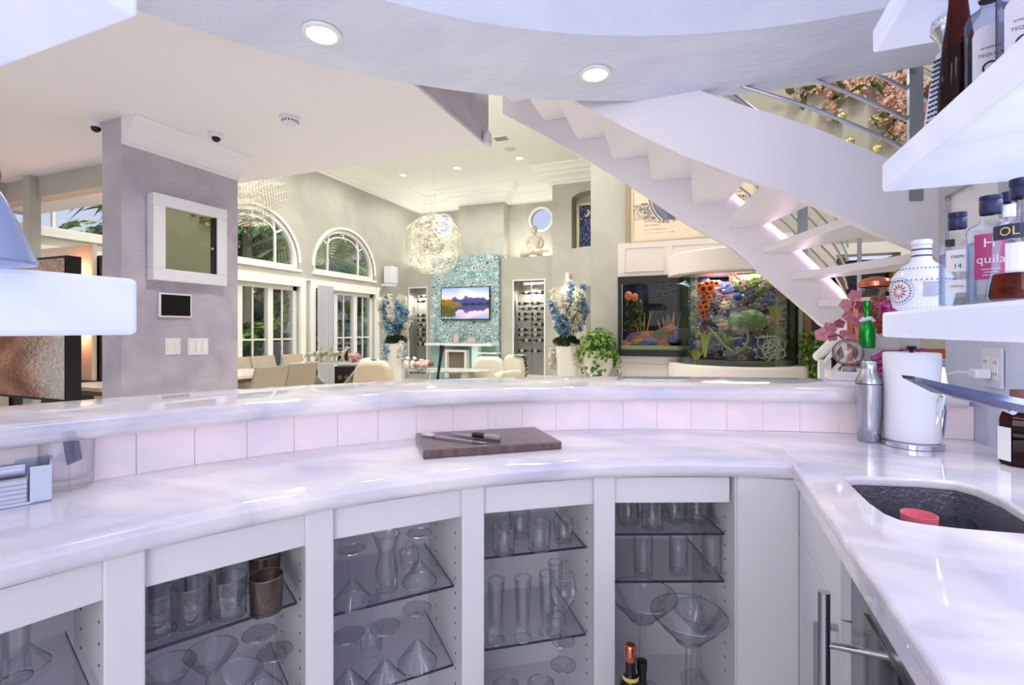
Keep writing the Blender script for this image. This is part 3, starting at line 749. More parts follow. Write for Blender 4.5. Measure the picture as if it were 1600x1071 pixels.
# faucet
t = thing('faucet', 'chrome blade-spout faucet reaching in from the right edge', 'faucet', (0,0,0))
T0, T1 = at_d(1430,597,1.02), at_d(1640,640,.93)
d = (T1-T0).normalized(); side = Vector((-SY,CY,0)); upv = Vector((0,0,1))
ax = d*((T1-T0).length/2); mid = (T0+T1)/2
a1 = side*.024; g = G()
pts = [T0-a1*.5-upv*-.006, T0+a1*.9+upv*.006]
L_ = (T1-T0).length
sec = lambda s, w, zt, zb: [T0+d*s-side*w+upv*zb*.2, T0+d*s-side*w*.8+upv*zb, T0+d*s+side*w*.8+upv*zb, T0+d*s+side*w+upv*zt, T0+d*s-side*w*.9+upv*zt]
S_ = [sec(-.012,.018,.010,.004), sec(.04,.022,.008,-.014), sec(L_*.6,.024,.008,-.018), sec(L_,.026,.010,-.020)]
vs = [v for q in S_ for v in q]
g.add(vs, [(i*5+k, i*5+(k+1)%5, i*5+5+(k+1)%5, i*5+5+k) for i in range(3) for k in range(5)]+[(0,1,2,3,4),(19,18,17,16,15)]); obj('spout', g, mat('dark_chrome', (92,98,122), .10, 1), t)
bp_ = T1+d*.03; obj('column', G().lathe([(.028,.911),(.028,.92),(.022,.925),(.022,bp_.z-.02),(.025,bp_.z-.018),(.025,bp_.z+.02),(0,bp_.z+.022)], 28, (bp_.x,bp_.y,0)), chrome, t, smooth=True)
lv = at_d(1474, 598, 1.10)
obj('lever', G().tube([lv+Vector((0,0,.035)), lv+Vector((0,0,.0)), lv-Vector((.005,0,.045)), lv-Vector((.012,0,.095))], [.003,.008,.008,.002], 8), chrome, t, smooth=True)
obj('lever_arm', G().tube([lv-Vector((0,0,.012)), at_d(1520,619,1.06), T0+d*L_*.75-upv*.02], .006, 8), chrome, t, smooth=True)
# bottle builder
def bottle(name, label, p, prof, gm, cap, capm, sq=0, n=36, rz=None, cat='bottle', group=None, a0=0):
    t = thing(name, label, cat, p, face_cam(p) if rz is None else rz, group)
    obj('body', G().lathe([(0,.002)]+prof, n, sq=sq, a0=a0), gm, t, smooth=True)
    if cap: obj('cap', G().lathe(cap, 28), capm, t, smooth=True)
    return t
# amber bottle at right edge of the counter
p = at_z(1597, 728, .91)
t = bottle('syrup_bottle', 'squat octagonal brown glass bottle under the faucet spout', p, [(.044,.002),(.047,.008),(.047,.125),(.042,.142),(.020,.152),(.017,.158),(.017,.178)], brown, [(.0,.205),(.023,.205),(.024,.201),(.024,.180),(.0175,.178)], mat('cork_cap', (120,78,70), .5), n=8, a0=R(22.5))
obj('content', G().lathe([(0,.006),(.041,.006),(.043,.012),(.043,.10),(0,.10)], 8, a0=R(22.5)), mat('dark_syrup', (70,36,30), .15), t)
obj('label', OBB((-.0335,-.0345,.06), (.0125,-.0118,0), (.0006,.0006,0), (0,0,.045)), paper, t)
# outlet and plug
p = at_x(1552, 575, .843)
t = thing('wall_outlet', 'white double outlet plate on the right lilac wall', 'outlet', p)
obj('plate', G().box(-.006,0,-.06,.06,-.062,.062), white, t, bevel=.003)
for dy in (-.027,.027):
    q = obj('socket', G().box(-.008,-.006,dy-.017,dy+.017,-.035,.035), mat('socket_white', (240,240,244), .3), t, bevel=.001)
    for dz in (-.018,.018):
        for e in (-.006,.006): obj('slot', G().box(-.0088,-.0081,dy+e-.001,dy+e+.001,dz-.005,dz+.005), black, q)
t = thing('plug_adapter', 'white plug adapter with cable in the wall outlet', 'plug', (p.x-.009,p.y+.0,p.z-.02))
obj('body', G().box(-.04,0,-.012,.035,-.014,.014), mat('socket_white', (240,240,244), .3), t, bevel=.004)
obj('cable', G().tube([(-.035,.035,0),(-.05,.07,0),(-.08,.16,-.03),(-.09,.30,-.055),(-.11,.45,-.07)], .0035, 8), white, t, smooth=True)
# ---- lower right shelf
ZL = 1.3285
def on_shelf(px, X, z): p = at_x(px, 480, X); return (p.x, p.y, z)
t = bottle('ceramic_bottle', 'round white ceramic tequila bottle with blue and red flower pattern', on_shelf(1440, .535, ZL),
    [(.050,.002),(.060,.010),(.0665,.04),(.067,.065),(.062,.09),(.048,.112),(.030,.125),(.023,.132),(.021,.140),(.021,.172),(.0225,.174),(.0225,.182),(.020,.186),(0,.188)], ceram, None, None, n=48)
g = G()
for z in (.142,.158,.172): g.add(*(lambda q: (q.v, q.f))(G().lathe([(.0216,z),(.0216,z+.004)], 28)))
for k in range(40): a = 2*pi*k/40; g.ball((.0665*cos(a),.0665*sin(a),.078), .0017, 6, 4); g.ball((.0515*cos(a)*1.0,.0515*sin(a),.109), .0016, 6, 4); g.ball((.0565*cos(a),.0565*sin(a),.008), .0014, 6, 4)
obj('blue_dots', g, bluep, t, kind='stuff')
def ray(g, r0, r1, a, w, cz, ang0):   # petal lying on the belly of the bottle
    def P(rr, aa): s = rr*cos(aa); z = cz+rr*sin(aa); q = s/.067+ang0; return (.0676*sin(q), -.0676*cos(q), z)
    g.add([P(r0,a), P((r0+r1)/2,a+w), P(r1,a), P((r0+r1)/2,a-w)], [(0,1,2,3)])
g = G(); g2 = G()
for k in range(12): ray(g, .006, .022, 2*pi*k/12, .16, .050, -.75)
for k in range(26): ray(g2, .026, .031, 2*pi*k/26, .09, .050, -.75)
for k in range(30): ray(g2, .034, .037, 2*pi*k/30, .05, .050, -.75)
obj('red_flower', g, redp, t); obj('blue_rings', g2, bluep, t)
g = G()
for k in range(12): g.add(*(lambda q: (q.v, q.f))(patch(.0678, 2, 2+30-(k%3)*3, .070-k*.0032, .0712-k*.0032, 5)))
obj('printed_text', g, mat('print_grey', (140,142,160), .6), t)
clr = [(.034,.002),(.036,.006),(.036,.150),(.033,.164),(.018,.178),(.0145,.186),(.0145,.205)]
t = bottle('gin_bottle', 'slim clear bottle with white torn-edge labels and navy cap', on_shelf(1496, .53, ZL), [(.030,.002),(.032,.006),(.032,.130),(.029,.143),(.017,.152),(.014,.158),(.014,.178)], gl, [(.015,.176),(.0165,.178),(.0165,.198),(.015,.200),(.0165,.203),(.0165,.212),(0,.214)], navy)
obj('label', front(0,.078,.0325,.040,.048), paper, t); obj('label', front(0,.032,.0325,.040,.028), paper, t)
g = text_geo('14', .014, .033); obj('lettering', shift(g,0,0,.090), ink, t)
g = text_geo('nam', .013, .033); obj('lettering', shift(g,0,0,.112), ink, t)
g = text_geo('MEZCAL', .006, .033); obj('lettering', shift(g,0,0,.046), ink, t)
obj('medallion', OBB((-.012,-.0325,.142), (.008,0,0), (0,.0008,0), (0,0,.008)), ink, t)
obj('liquid', G().lathe([(0,.006),(.029,.006),(.030,.012),(.030,.12),(0,.12)], 28), glass('clear_spirit', (236,240,246), (180,188,205), .05), t, smooth=True)
t = bottle('tequila_bottle', 'clear bottle with a large magenta label and navy cap', on_shelf(1548, .55, ZL), [(.034,.002),(.037,.006),(.037,.150),(.034,.162),(.019,.170),(.015,.175),(.015,.190)], gl, [(.0165,.188),(.0175,.190),(.0175,.214),(.016,.216),(.0175,.218),(.0175,.225),(0,.226)], navy)
obj('label', front(0,.052,.0376,.052,.092), mat('magenta_label', (176,68,122), .5), t)
g = text_geo('quila', .024, .038); obj('lettering', shift(g,0,0,.092), paper, t)
g = text_geo('H', .026, .038); obj('lettering', shift(g,-.002,0,.125), paper, t)
for k, w in enumerate((.024,.020,.030)): obj('lettering', front(0,.060+k*.006,.0379,w,.0012), paper, t)
obj('liquid', G().lathe([(0,.006),(.034,.006),(.035,.012),(.035,.13),(0,.13)], 28), glass('clear_spirit'), t, smooth=True)
pz = at_x(1600, 480, .52)
t = bottle('liqueur_bottle', 'broad bottle of amber liquor with navy band at the right edge', (.535, pz.y+.035, ZL), [(.045,.002),(.049,.008),(.047,.030),(.042,.06),(.040,.125),(.034,.142),(.016,.158),(.0145,.165),(.0145,.195)], gl, [(.0155,.188),(.0175,.190),(.0175,.205),(.016,.207),(.018,.210),(.018,.222),(0,.223)], navy)
obj('label', front(0,.112,.0418,.085,.026,-.004), mat('navy_label', (48,54,84), .5), t)
g = text_geo('OL', .022, .0425); obj('lettering', shift(g,-.012,0,.125) if 0 else g, mat('gold_ink', (226,196,110), .4), t); g = None
t.children[-1].location = (0,0,.125); t.children[-1].rotation_euler = (0,0,-.42)
obj('label', front(0,.052,.0428,.07,.052,.012), paper, t)
obj('liquid', G().lathe([(0,.006),(.043,.006),(.045,.012),(.043,.032),(.039,.052),(0,.052)], 28), liquor, t, smooth=True)
t = bottle('spirit_miniature', 'clear bottle neck with dark cap standing at the back of the shelf', on_shelf(1577, .72, ZL), [(.030,.002),(.032,.006),(.032,.15),(.028,.17),(.014,.19),(.013,.20),(.013,.275)], gl, [(.014,.272),(.015,.274),(.015,.298),(0,.299)], navy)
obj('neck_label', front(0,.235,.0135,.03,.03), paper, t)
# framed print on right wall behind bottles
P = at_x(1490, 400, .84)
t = thing('wall_print', 'silver ornate framed print on the wall behind the bottles', 'picture', (.843, 2.03, 1.60)); 
fr_ = mat('silver_frame', (190,190,192), .35, .5, bump=.8, bscale=60)
g = G().box(-.03,0,-.22,.22,-.26,-.21).box(-.03,0,-.22,.22,.16,.21).box(-.03,0,-.22,-.17,-.21,.16).box(-.03,0,.17,.22,-.21,.16); obj('frame', g, fr_, t)
obj('mat_board', G().box(-.012,0,-.17,.17,-.21,.16), paper, t)
# ---- upper right shelf
ZU = 1.7395
def ush(px, py, X): q = at_x(px, py, X); return (q.x, q.y, ZU)
t = bottle('patterned_bottle', 'white bottle with navy leaf pattern and silver stopper', ush(1480, 300, .54), [(.040,.002),(.043,.01),(.041,.05),(.032,.12),(.024,.17),(.021,.195)], ceram, [(.020,.195),(.012,.205),(.016,.225),(.032,.250),(.030,.275),(.012,.292),(0,.294)], chrome)
g = G()
for k in range(5):
    a = -.8+.4*k
    for j in range(13):
        z = .03+j*.012; r = .0425-.00012*j*12-.0005*j*1.0; r = max(.024, .0435-(.155/.16)*max(0,(z-.03))*.12)
        for s_ in (-1,1): 
            q = a+s_*.10; g.ball((r*sin(q),-r*cos(q),z+.003), .0042, 6, 4, (1,1,.7))
obj('leaf_pattern', g, bluep, t, kind='stuff')
t = bottle('tall_bottle', 'tall slender brown glass bottle on the middle right shelf', ush(1497, 300, .53), [(.034,.002),(.036,.008),(.034,.08),(.027,.18),(.020,.235),(.0165,.27),(.0155,.34)], brown, [(.0165,.34),(.0165,.37),(0,.371)], mat('bronze_cap', (110,66,50), .4))
obj('content', G().lathe([(0,.006),(.030,.006),(.032,.012),(.030,.08),(.024,.17),(0,.17)], 28), mat('dark_liquor', (96,44,34), .12), t, smooth=True)
etched = glass('etched_glass', (226,228,236), (120,122,140))
for lb, px, X in (('square clear bottle with etched arched label, middle right shelf', 1548, .535), ('second etched square bottle, cut by the right frame edge', 1602, .545)):
    q = ush(px, 250, X)
    t = bottle('etched_bottle', lb, q, [(.036,.002),(.038,.006),(.038,.150),(.034,.165),(.018,.180),(.015,.186),(.015,.200)], etched, [(.018,.200),(.019,.203),(.019,.235),(0,.236)], mat('silver_cap', (170,176,190), .3, .8), sq=7, n=32)
    lab = mat('etched_label', (214,212,222), .6)
    g = G(); pts = [(-.026,.02),(.026,.02),(.026,.115)]+[(.026*cos(pi*k/8), .115+.02*sin(pi*k/8)) for k in range(1,8)]+[(-.026,.115)]
    g.slab([(x,-.0388,z) for x,z in pts], (0,.0006,0)); obj('label', g, lab, t)
    g2 = text_geo('TEQUILA', .009); obj('lettering', shift(g2,0,-.0394,.075), ink, t)
    g2 = text_geo('artesanal', .008); obj('lettering', shift(g2,0,-.0394,.09), ink, t)
    obj('seal', shift(G().lathe([(.009,0),(.0125,0),(.0125,.0005),(.009,.0005)], 20).xf(Matrix.Rotation(pi/2,4,'X')), 0,-.0394,.05), ink, t)
    obj('side_pattern', patch(.039, 60, 61, .02, .14), lab, t)
# ---- objects on the bar end
def pbar(px, py, D): return at_d(px, py, D)
ZB = 1.076
q = at_z(1345, 592, ZB)
t = thing('display_box', 'stack of clear and white acrylic boxes under the green bottle', 'box', (q.x+.03,q.y+.0,ZB), -.35)
obj('box', G().box(-.10,.12,-.07,.07,0,.022), mat('acrylic_white', (226,224,230), .15), t, bevel=.003); obj('box', G().box(-.09,.11,-.06,.06,.0225,.045), mat('acrylic_white'), t, bevel=.003)
obj('box', G().box(-.03,.10,-.05,.05,.0455,.125), glass('clear_glass'), t)
bx = thing('gift_box', 'grey ribbed gift box behind the steel shaker', 'box', (q.x+.14,q.y+.09,ZB), -.35)
for k in range(3): obj('layer', G().box(-.07,.10,-.05,.05,.002+.028*k,.026+.028*k), mat('grey_box', (120,118,132), .4), bx, bevel=.004)
g_ = at_d(1355, 535, 2.0)
t = bottle('champagne_bottle', 'small glossy green bottle with white neck ribbon', (g_.x,g_.y,ZB+.1262), [(.024,.002),(.028,.006),(.029,.06),(.027,.085),(.016,.11),(.011,.125),(.0105,.160)], mat('green_foil', (30,150,60), .12, .7), [(.0105,.158),(.013,.162),(.014,.18),(.012,.195),(0,.198)], mat('green_foil'))
g = G()
for k in range(6): a = k; g.ball((.014*cos(a*1.05),.014*sin(a*1.05),.115+.004*(k%3)), .014, 8, 6, (1,.5,.6), .1)
obj('ribbon', g, mat('white_ribbon', (232,230,236), .5), t, smooth=True)
q = at_z(1327, 594, ZB)
t = thing('glass_sphere', 'clear crystal ball on a stack of white books by the stair rail', 'ornament', (q.x,q.y+.02,ZB))
obj('ball', G().ball((0,0,.11), .055, 24, 16), glass('crystal', (240,240,246), (90,86,100), gl=.5), t, smooth=True)
obj('stand', G().lathe([(0,.035),(.03,.035),(.022,.05),(.024,.058)], 20), glass('crystal'), t, smooth=True)
for k, lb in enumerate(('white box lowest under the crystal ball', 'white box directly under the crystal ball')):
    tag(obj('white_box', G().box(q.x-.07,q.x+.08,q.y-.045,q.y+.085,ZB+.0175*k+.0005,ZB+.0175*(k+1)), mat('acrylic_white')), lb, 'box')
# candy jars with copper lids
for i, (px, lb) in enumerate(((1368,'left glass candy jar with copper lid by the stair'), (1400,'right glass candy jar with copper lid behind the ceramic bottle'))):
    c = at_d(px, 530, 2.25+.06*i)
    t = thing('candy_jar', lb, 'jar', (c.x,c.y,1.252), 0)
    obj('body', G().lathe([(0,.002),(.062,.002),(.070,.02),(.072,.12),(.070,.20),(.062,.215),(.060,.225)], 32), gl, t, smooth=True)
    obj('lid', G().lathe([(.064,.225),(.067,.228),(.067,.248),(.055,.262),(.02,.272),(0,.273)], 32), copper, t, smooth=True)
    g = G(); rr = random.Random(i)
    for k in range(46): a = rr.random()*6.28; r_ = rr.random()**.5*.052; g.ball((r_*cos(a), r_*sin(a), .016+.022*(k//6)+rr.random()*.006), .0135, 7, 5)
    obj('sweets', g, mat('red_sweets', (196,84,66), .3), t, kind='stuff', smooth=True)
    tag(obj('riser_block', G().box(c.x-.07,c.x+.07,c.y-.07,c.y+.07,ZB,1.2515), mat('acrylic_white')), 'white block raising the %s copper lidded jar' % ('left' if i == 0 else 'right'), 'box')
t = thing('copper_tin', 'tall copper coloured tin behind the green bottle', 'tin', at_d(1334, 545, 2.2)); t.location.z = ZB
zz = at_d(1334, 470, 2.2).z-ZB
obj('body', G().lathe([(0,.001),(.026,.001),(.026,zz)], 6, cap=(False,True)), copper, t)
# crumpled foil balloons
rr = random.Random(5)
for lb, px, py, D, s_, cm in (('shiny magenta foil balloon under the lower right shelf', 1400, 560, 1.95, .05, (190,70,150)), ('pink foil balloon lying right of the green bottle', 1432, 556, 2.0, .045, (200,90,170)),
                              ('silver foil balloon against the ceramic bottle', 1398, 478, 2.1, .045, (200,196,206)), ('magenta foil balloon lying behind the shaker cap', 1385, 582, 1.9, .035, (170,60,120))):
    c = at_d(px, py, D); g = G().ball(c, s_, 16, 11, (1.5,.8,.62), .20, rnd=rr)
    tag(obj('foil_balloon', g, mat('foil_%d' % cm[0], cm, .14, .9), smooth=False), lb, 'balloon')
c = at_d(1450, 556, 2.2)
tag(obj('orange_box', G().box(c.x-.10,c.x+.16,c.y,c.y+.06,ZB,c.z+.03), mat('orange_card', (190,92,58), .5), bevel=.003), 'orange brown box leaning against the wall under the shelf', 'box')
c = at_z(1470, 592, ZB)
for k in range(3): tag(obj('folded_towel', G().box(c.x-.12,c.x+.06,c.y-.03,c.y+.1,ZB+.0005+.026*k,ZB+.0255+.026*k), mat('towel_white', (214,212,222), .9), bevel=.009), ['lowest white folded towel in the stack behind the roll', 'middle white folded towel in the stack behind the roll', 'topmost white folded towel in the stack behind the roll'][k], 'towel')
# orchid
t = thing('orchid', 'pink orchid spray arching beside the green bottle', 'flowers', at_z(1340, 594, ZB))
base = Vector(t.location); g = G()
stem = [at_d(1345,585,2.12), at_d(1332,545,2.1), at_d(1310,524,2.08), at_d(1285,528,2.08)]; stem2 = [at_d(1345,585,2.12), at_d(1336,530,2.1), at_d(1330,490,2.1), at_d(1335,462,2.1)]
for st_ in (stem, stem2): g.tube(st_, .003, 6)
obj('stem', g, mat('orchid_stem', (96,60,58), .6), t, world=True)
rr = random.Random(11)
for (px, py, s_) in ((1335,462,11),(1322,476,11),(1345,478,10),(1326,494,11),(1312,506,9),(1338,505,10),(1296,513,12),(1284,523,13),(1300,526,10),(1318,522,8),(1330,528,8),(1347,496,8)):
    c = at_d(px, py, 2.05+rr.random()*.06); g = G(); r_ = s_*2.08/F*.92
    nrm = Vector((-c.x+rr.uniform(-.6,.6), -c.y+rr.uniform(-.6,.6), rr.uniform(-.4,.5))).normalized(); a = nrm.orthogonal().normalized(); b = nrm.cross(a); ph = rr.random()*6
    for k in range(5):
        an = ph+2*pi*k/5; d = a*cos(an)+b*sin(an); e = -a*sin(an)+b*cos(an); w = .42 if k%2 else .55
        g.add([c, c+d*r_*.55+e*r_*w+nrm*.004, c+d*r_-nrm*.003, c+d*r_*.55-e*r_*w+nrm*.004], [(0,1,2,3)])
    g.ball(c+nrm*.004, r_*.16, 6, 5)
    obj('blossom', g, mat('orchid_pink', (196,126,142), .6) if rr.random() < .8 else mat('orchid_dark', (150,70,92), .5), t, world=True)
# ---- left end of the counter
q = at_z(105, 762, .91)
t = thing('drinking_glass', 'thick clear tumbler with a tied packet, left on the worktop', 'glass', q)
gl_g = glass('glassware', (252,253,254), (96,102,120), gl=.16, ramp=.68)
obj('body', G().lathe([(0,.018),(.030,.018),(.034,.022),(.037,.105),(.0385,.105),(.036,.006),(.034,.002),(0,.002)], 40), gl_g, t, smooth=True)
g = G(); obj('packet', OBB((.004,.004,.078), (.008,.003,.004), (-.003,.006,0), (-.006,-.002,.034)), glass('cellophane', (170,180,205), (120,120,150), .5), t)
t.scale = (1.32,1.32,1.32)
obj('twist_tie', G().tube([(-.03,.0,.104),(-.018,0,.099),(-.002,0,.098),(.005,0,.092),(.012,0,.100),(.034,.004,.107)], .0012, 6), white, t)
q = at_z(52, 782, .91); lx = at_z(0, 785, .91)
t = thing('napkin_holder', 'pale blue napkin caddy at the left end of the worktop', 'caddy', (q.x,q.y,.911), 1.12)
ac = mat('pale_blue_acrylic', (206,218,232), .2)
obj('side_wall', G().box(-.004,.030,-.035,-.031,0,.078).box(-.16,.03,-.035,-.031,0,.006), ac, t, bevel=.002); obj('side_wall', G().box(-.16,.030,.075,.079,0,.078), ac, t, bevel=.002); obj('floor_plate', G().box(-.16,.03,-.031,.075,0,.004), ac, t)
obj('end_wall', G().box(.026,.030,-.031,.075,.004,.078), ac, t)
for k in range(5): tag(obj('napkin', G().box(-.15,-.008,-.028,.07,.9155+.0095*k-.0,.9245+.0095*k).xf(Matrix.Translation((q.x,q.y,0)) @ Matrix.Rotation(1.12,4,'Z')), mat('napkin_lilac', (206,208,224), .9), bevel=.002), ['bottom', 'second lowest', 'middle', 'second highest', 'top'][k]+' folded napkin of the pile in the blue caddy', 'napkin')
pp = Matrix.Translation((q.x,q.y,0)) @ Matrix.Rotation(1.12,4,'Z')
tag(obj('steel_tube', G().lathe([(.013,0),(.0145,0),(.0145,.13),(.013,.13),(.013,0)], 24).xf(pp @ Matrix.Translation((-.012,.01,.978)) @ Matrix.Rotation(-pi/2,4,'Y')), chrome, smooth=True), 'chrome tube lying on top of the napkins', 'tube')
# decanter on left shelf
q = at_d(-30, 418, .62)
t = thing('decanter', 'bluish glass decanter on the lower left glowing shelf', 'bottle', (q.x,q.y,1.3635))
obj('body', G().lathe([(0,.002),(.052,.002),(.054,.006),(.024,.085),(.016,.10)], 32), mat('blue_glass', (150,166,205), .15), t, smooth=True)
obj('stopper', G().ball((0,0,.118), .019, 14, 10), mat('copper_ball', (150,90,80), .3), t, smooth=True)

# ================================================================== GLASSWARE IN THE CABINETS
PROF = {
 'tumbler': [(0,.012),(.030,.012),(.033,.016),(.036,.088),(.0375,.088),(.0345,.006),(.032,.001),(0,.001)],
 'rocks': [(0,.014),(.026,.014),(.029,.018),(.036,.080),(.0375,.080),(.031,.006),(.028,.001),(0,.001)],
 'highball': [(0,.012),(.028,.012),(.030,.016),(.032,.130),(.0335,.130),(.0315,.006),(.029,.001),(0,.001)],
 'martini': [(0,.001),(.036,.001),(.037,.003),(.010,.008),(.004,.014),(.0035,.085),(.007,.092),(.052,.150),(.0535,.150),(.008,.090)],
 'wine': [(0,.001),(.034,.001),(.035,.003),(.009,.008),(.004,.014),(.0035,.095),(.012,.103),(.034,.13),(.040,.160),(.034,.205),(.033,.205)],
 'flute': [(0,.022),(.011,.024),(.017,.06),(.023,.175),(.0245,.175),(.019,.05),(.021,.022),(.024,.004),(.020,.001),(0,.001)],
 'hurricane': [(0,.018),(.024,.02),(.028,.045),(.020,.085),(.018,.10),(.034,.150),(.0355,.150),(.020,.10),(.030,.045),(.027,.006),(.024,.001),(0,.001)],
 'giant': [(0,.002),(.078,.002),(.079,.005),(.020,.014),(.010,.03),(.009,.215),(.014,.232),(.038,.246),(.045,.262),(.080,.292),(.106,.325),(.108,.325),(.046,.258),(.015,.236)],
 'shot': [(0,.010),(.017,.010),(.019,.013),(.024,.055),(.025,.055),(.020,.004),(.018,.001),(0,.001)]}
KIND = {'tumbler':('tumbler','glass'),'rocks':('rocks_glass','glass'),'highball':('highball_glass','glass'),'martini':('martini_glass','glass'),'wine':('wine_glass','glass'),'flute':('beer_flute','glass'),
        'hurricane':('hourglass_glass','glass'),'giant':('giant_martini_glass','glass'),'shot':('shot_glass','glass')}
GM = {}
rimm = mat('glass_rim', (176,182,198), .08, .9)
def glassware(kind, px, py, z, label, flip=False, m=None, s=1.0, group=None):
    key = (kind, m.name if m else ''); p = at_z(px, py, z)
    if key not in GM:
        o = obj(KIND[kind][0], G().lathe(PROF[kind], 32), m or gl_g, smooth=True)
        zt_ = max(q[1] for q in PROF[kind]); rt_ = max(q[0] for q in PROF[kind] if q[1] == zt_)-.0006
        c_ = obj('rim', G().tube([(rt_*cos(2*pi*k/32), rt_*sin(2*pi*k/32), zt_) for k in range(32)], .0009 if kind != 'giant' else .0014, 5, closed=True), rimm, o, smooth=True)
        rb_ = max(q[0] for q in PROF[kind] if q[1] < .007)
        c2_ = obj('foot_ring', G().tube([(rb_*cos(2*pi*k/32), rb_*sin(2*pi*k/32), .003) for k in range(32)], .0011, 5, closed=True), rimm, o, smooth=True)
        GM[key] = (o, c_, c2_)
    else:
        o = GM[key][0].copy(); COL.objects.link(o)
        for c_ in GM[key][1:]: c_ = c_.copy(); COL.objects.link(c_); c_.parent = o
    o.location = p; o.scale = (s,s,s); o.rotation_euler = (0,0,0)
    if flip:
        o.rotation_euler = (pi,0,0); o.location.z = z+max(q[1] for q in PROF[kind])*s
    tag(o, label, KIND[kind][1], group); return o
gl_g = glass('glassware', (252,253,254), (96,102,120), gl=.16, ramp=.68)
mica = glass('mica_glass', (208,190,180), (150,128,116), gl=.5, rough=.3)
Z = .641
glassware('tumbler', 246, 990, Z, 'clear tumbler at the left end of the gold tumblers\' shelf'); glassware('tumbler', 298, 976, Z, 'clear tumbler second from left on the gold tumblers\' shelf')
glassware('tumbler', 357, 963, Z, 'clear tumbler standing beside the front gold tumbler'); 
for i, (x, y) in enumerate(((262,950),(318,938),(372,925))): glassware('tumbler', x, y, Z, 'clear tumbler at the %s of the back row behind the front tumblers' % ['left','middle','right'][i], group='back row tumblers')
glassware('tumbler', 416, 957, Z, 'front gold mica tumbler at the right end of its shelf', m=mica, s=.95); glassware('tumbler', 414, 918, Z, 'rear gold mica tumbler behind the front one', m=mica, s=.95)
Z = .401
for x, y, lb in ((262,1150,'martini glass under the leftmost clear tumbler'),(330,1120,'martini glass in the middle of the lower shelf below the tumblers'),(368,1165,'martini glass nearest the front on the shelf below the tumblers')): glassware('martini', x, y, Z, lb)
glassware('martini', 405, 1085, Z, 'upturned martini glass right below the gold tumblers', flip=True); glassware('martini', 430, 1120, Z, 'upturned martini glass beside the right cabinet wall', flip=True)
Z = .586
glassware('hurricane', 604, 922, Z, 'hourglass shaped beer glass in the middle of its shelf')
glassware('martini', 550, 940, Z, 'upturned martini glass left of the hourglass beer glass', flip=True, s=.9)
glassware('martini', 655, 908, Z, 'upturned martini glass right of the hourglass beer glass', flip=True, s=.9)
glassware('wine', 640, 885, Z, 'upturned wine glass behind the hourglass beer glass', flip=True, s=.7)
Z = .371
glassware('martini', 545, 1085, Z, 'upturned martini glass on the lower left of the hourglass bay', flip=True); glassware('martini', 602, 1070, Z, 'upturned martini glass below the hourglass beer glass', flip=True)
glassware('martini', 652, 1035, Z, 'upturned martini glass by the right wall below the hourglass', flip=True); glassware('wine', 580, 1020, Z, 'upturned wine glass at the back below the hourglass', flip=True, s=.75)
Z = .647
glassware('rocks', 787, 864, Z, 'flared rocks glass at the left over the flutes', s=.95); glassware('rocks', 842, 858, Z, 'flared rocks glass in the middle over the flutes', s=.95); glassware('shot', 880, 848, Z, 'cut crystal shot glass at the right over the flutes', s=1.2)
glassware('rocks', 812, 838, Z, 'rocks glass in the back row over the flutes', s=.9)
Z = .391
glassware('flute', 775, 1003, Z, 'leftmost tall beer flute'); glassware('flute', 817, 999, Z, 'middle tall beer flute'); glassware('flute', 855, 990, Z, 'third tall beer flute from the left'); glassware('flute', 868, 962, Z, 'rear tall beer flute behind the wine glass', s=.95)
glassware('wine', 880, 1004, Z, 'slim wine glass right of the beer flutes', s=.93); glassware('rocks', 868, 1002-12, Z, 'rocks glass behind the slim wine glass', s=.8)
Z = .121
for i, (x, y) in enumerate(((790,1190),(845,1185),(880,1150))): glassware('wine', x, y, Z, ['upturned wine glass on the left floor of the flute bay','upturned wine glass in the middle of the flute bay floor','upturned wine glass at the right of the flute bay floor'][i], flip=True)
Z = .679
for i, (x, y, g_) in enumerate(((982,818,0),(1019,826,0),(1054,815,0),(1088,816,0),(1124,814,0),(1000,806,1),(1036,804,1),(1070,803,1),(1106,802,1))):
    glassware('tumbler', x, y, Z, '%s stout tumbler of the back row above the giant glasses' % ['leftmost','second','third','rightmost'][i-5] if g_ else ['leftmost','second','third','fourth','fifth'][i]+' stout tumbler along the top shelf over the giant glasses', s=.9, group='back row stout tumblers' if g_ else None)
Z = .539
for i, (x, y) in enumerate(((1005,898),(1060,895),(1112,893))): glassware('highball', x, y, Z, ['left highball glass on the middle shelf over the giant glasses','middle highball glass on the middle shelf over the giant glasses','right highball glass on the middle shelf over the giant glasses'][i], s=.85)
Z = .121
glassware('giant', 1076, 1132, Z, 'giant martini glass standing at the front of its bay'); glassware('giant', 1003, 1090, Z, 'giant martini glass behind the liquor miniature'); glassware('giant', 1092, 1066, Z, 'giant martini glass at the back right of its bay', s=.72)
Z = .601
glassware('flute', 25, 1064, Z, 'tall flute in the leftmost cabinet near the frame corner'); glassware('martini', 42, 1040, Z, 'upturned glass in the leftmost cabinet behind the flute', flip=True, s=.7)
q = at_z(985, 1165, .121)
t = thing('miniature_bottle', 'small dark liquor bottle with copper cap beside the giant glass', 'bottle', q, face_cam(q))
obj('body', G().lathe([(0,.001),(.034,.001),(.036,.005),(.036,.15),(.030,.18),(.015,.20),(.014,.205),(.014,.245)], 28), mat('dark_bottle', (30,28,34), .12), t, smooth=True)
obj('cap', G().lathe([(.015,.238),(.0165,.242),(.0165,.275),(.012,.281),(0,.282)], 24), copper, t, smooth=True)
obj('label', patch(.0365, -70, 70, .03, .12), paper, t); obj('neck_label', patch(.0235, -80, 80, .188, .2), mat('gold_ink', (226,196,110), .4), t)
g = G()
for k in range(5): g.add(*(lambda q_: (q_.v, q_.f))(patch(.0369, -50, 50, .045+.012*k, .0465+.012*k)))
obj('lettering', g, ink, t)
q = at_z(1003, 1160, .121)
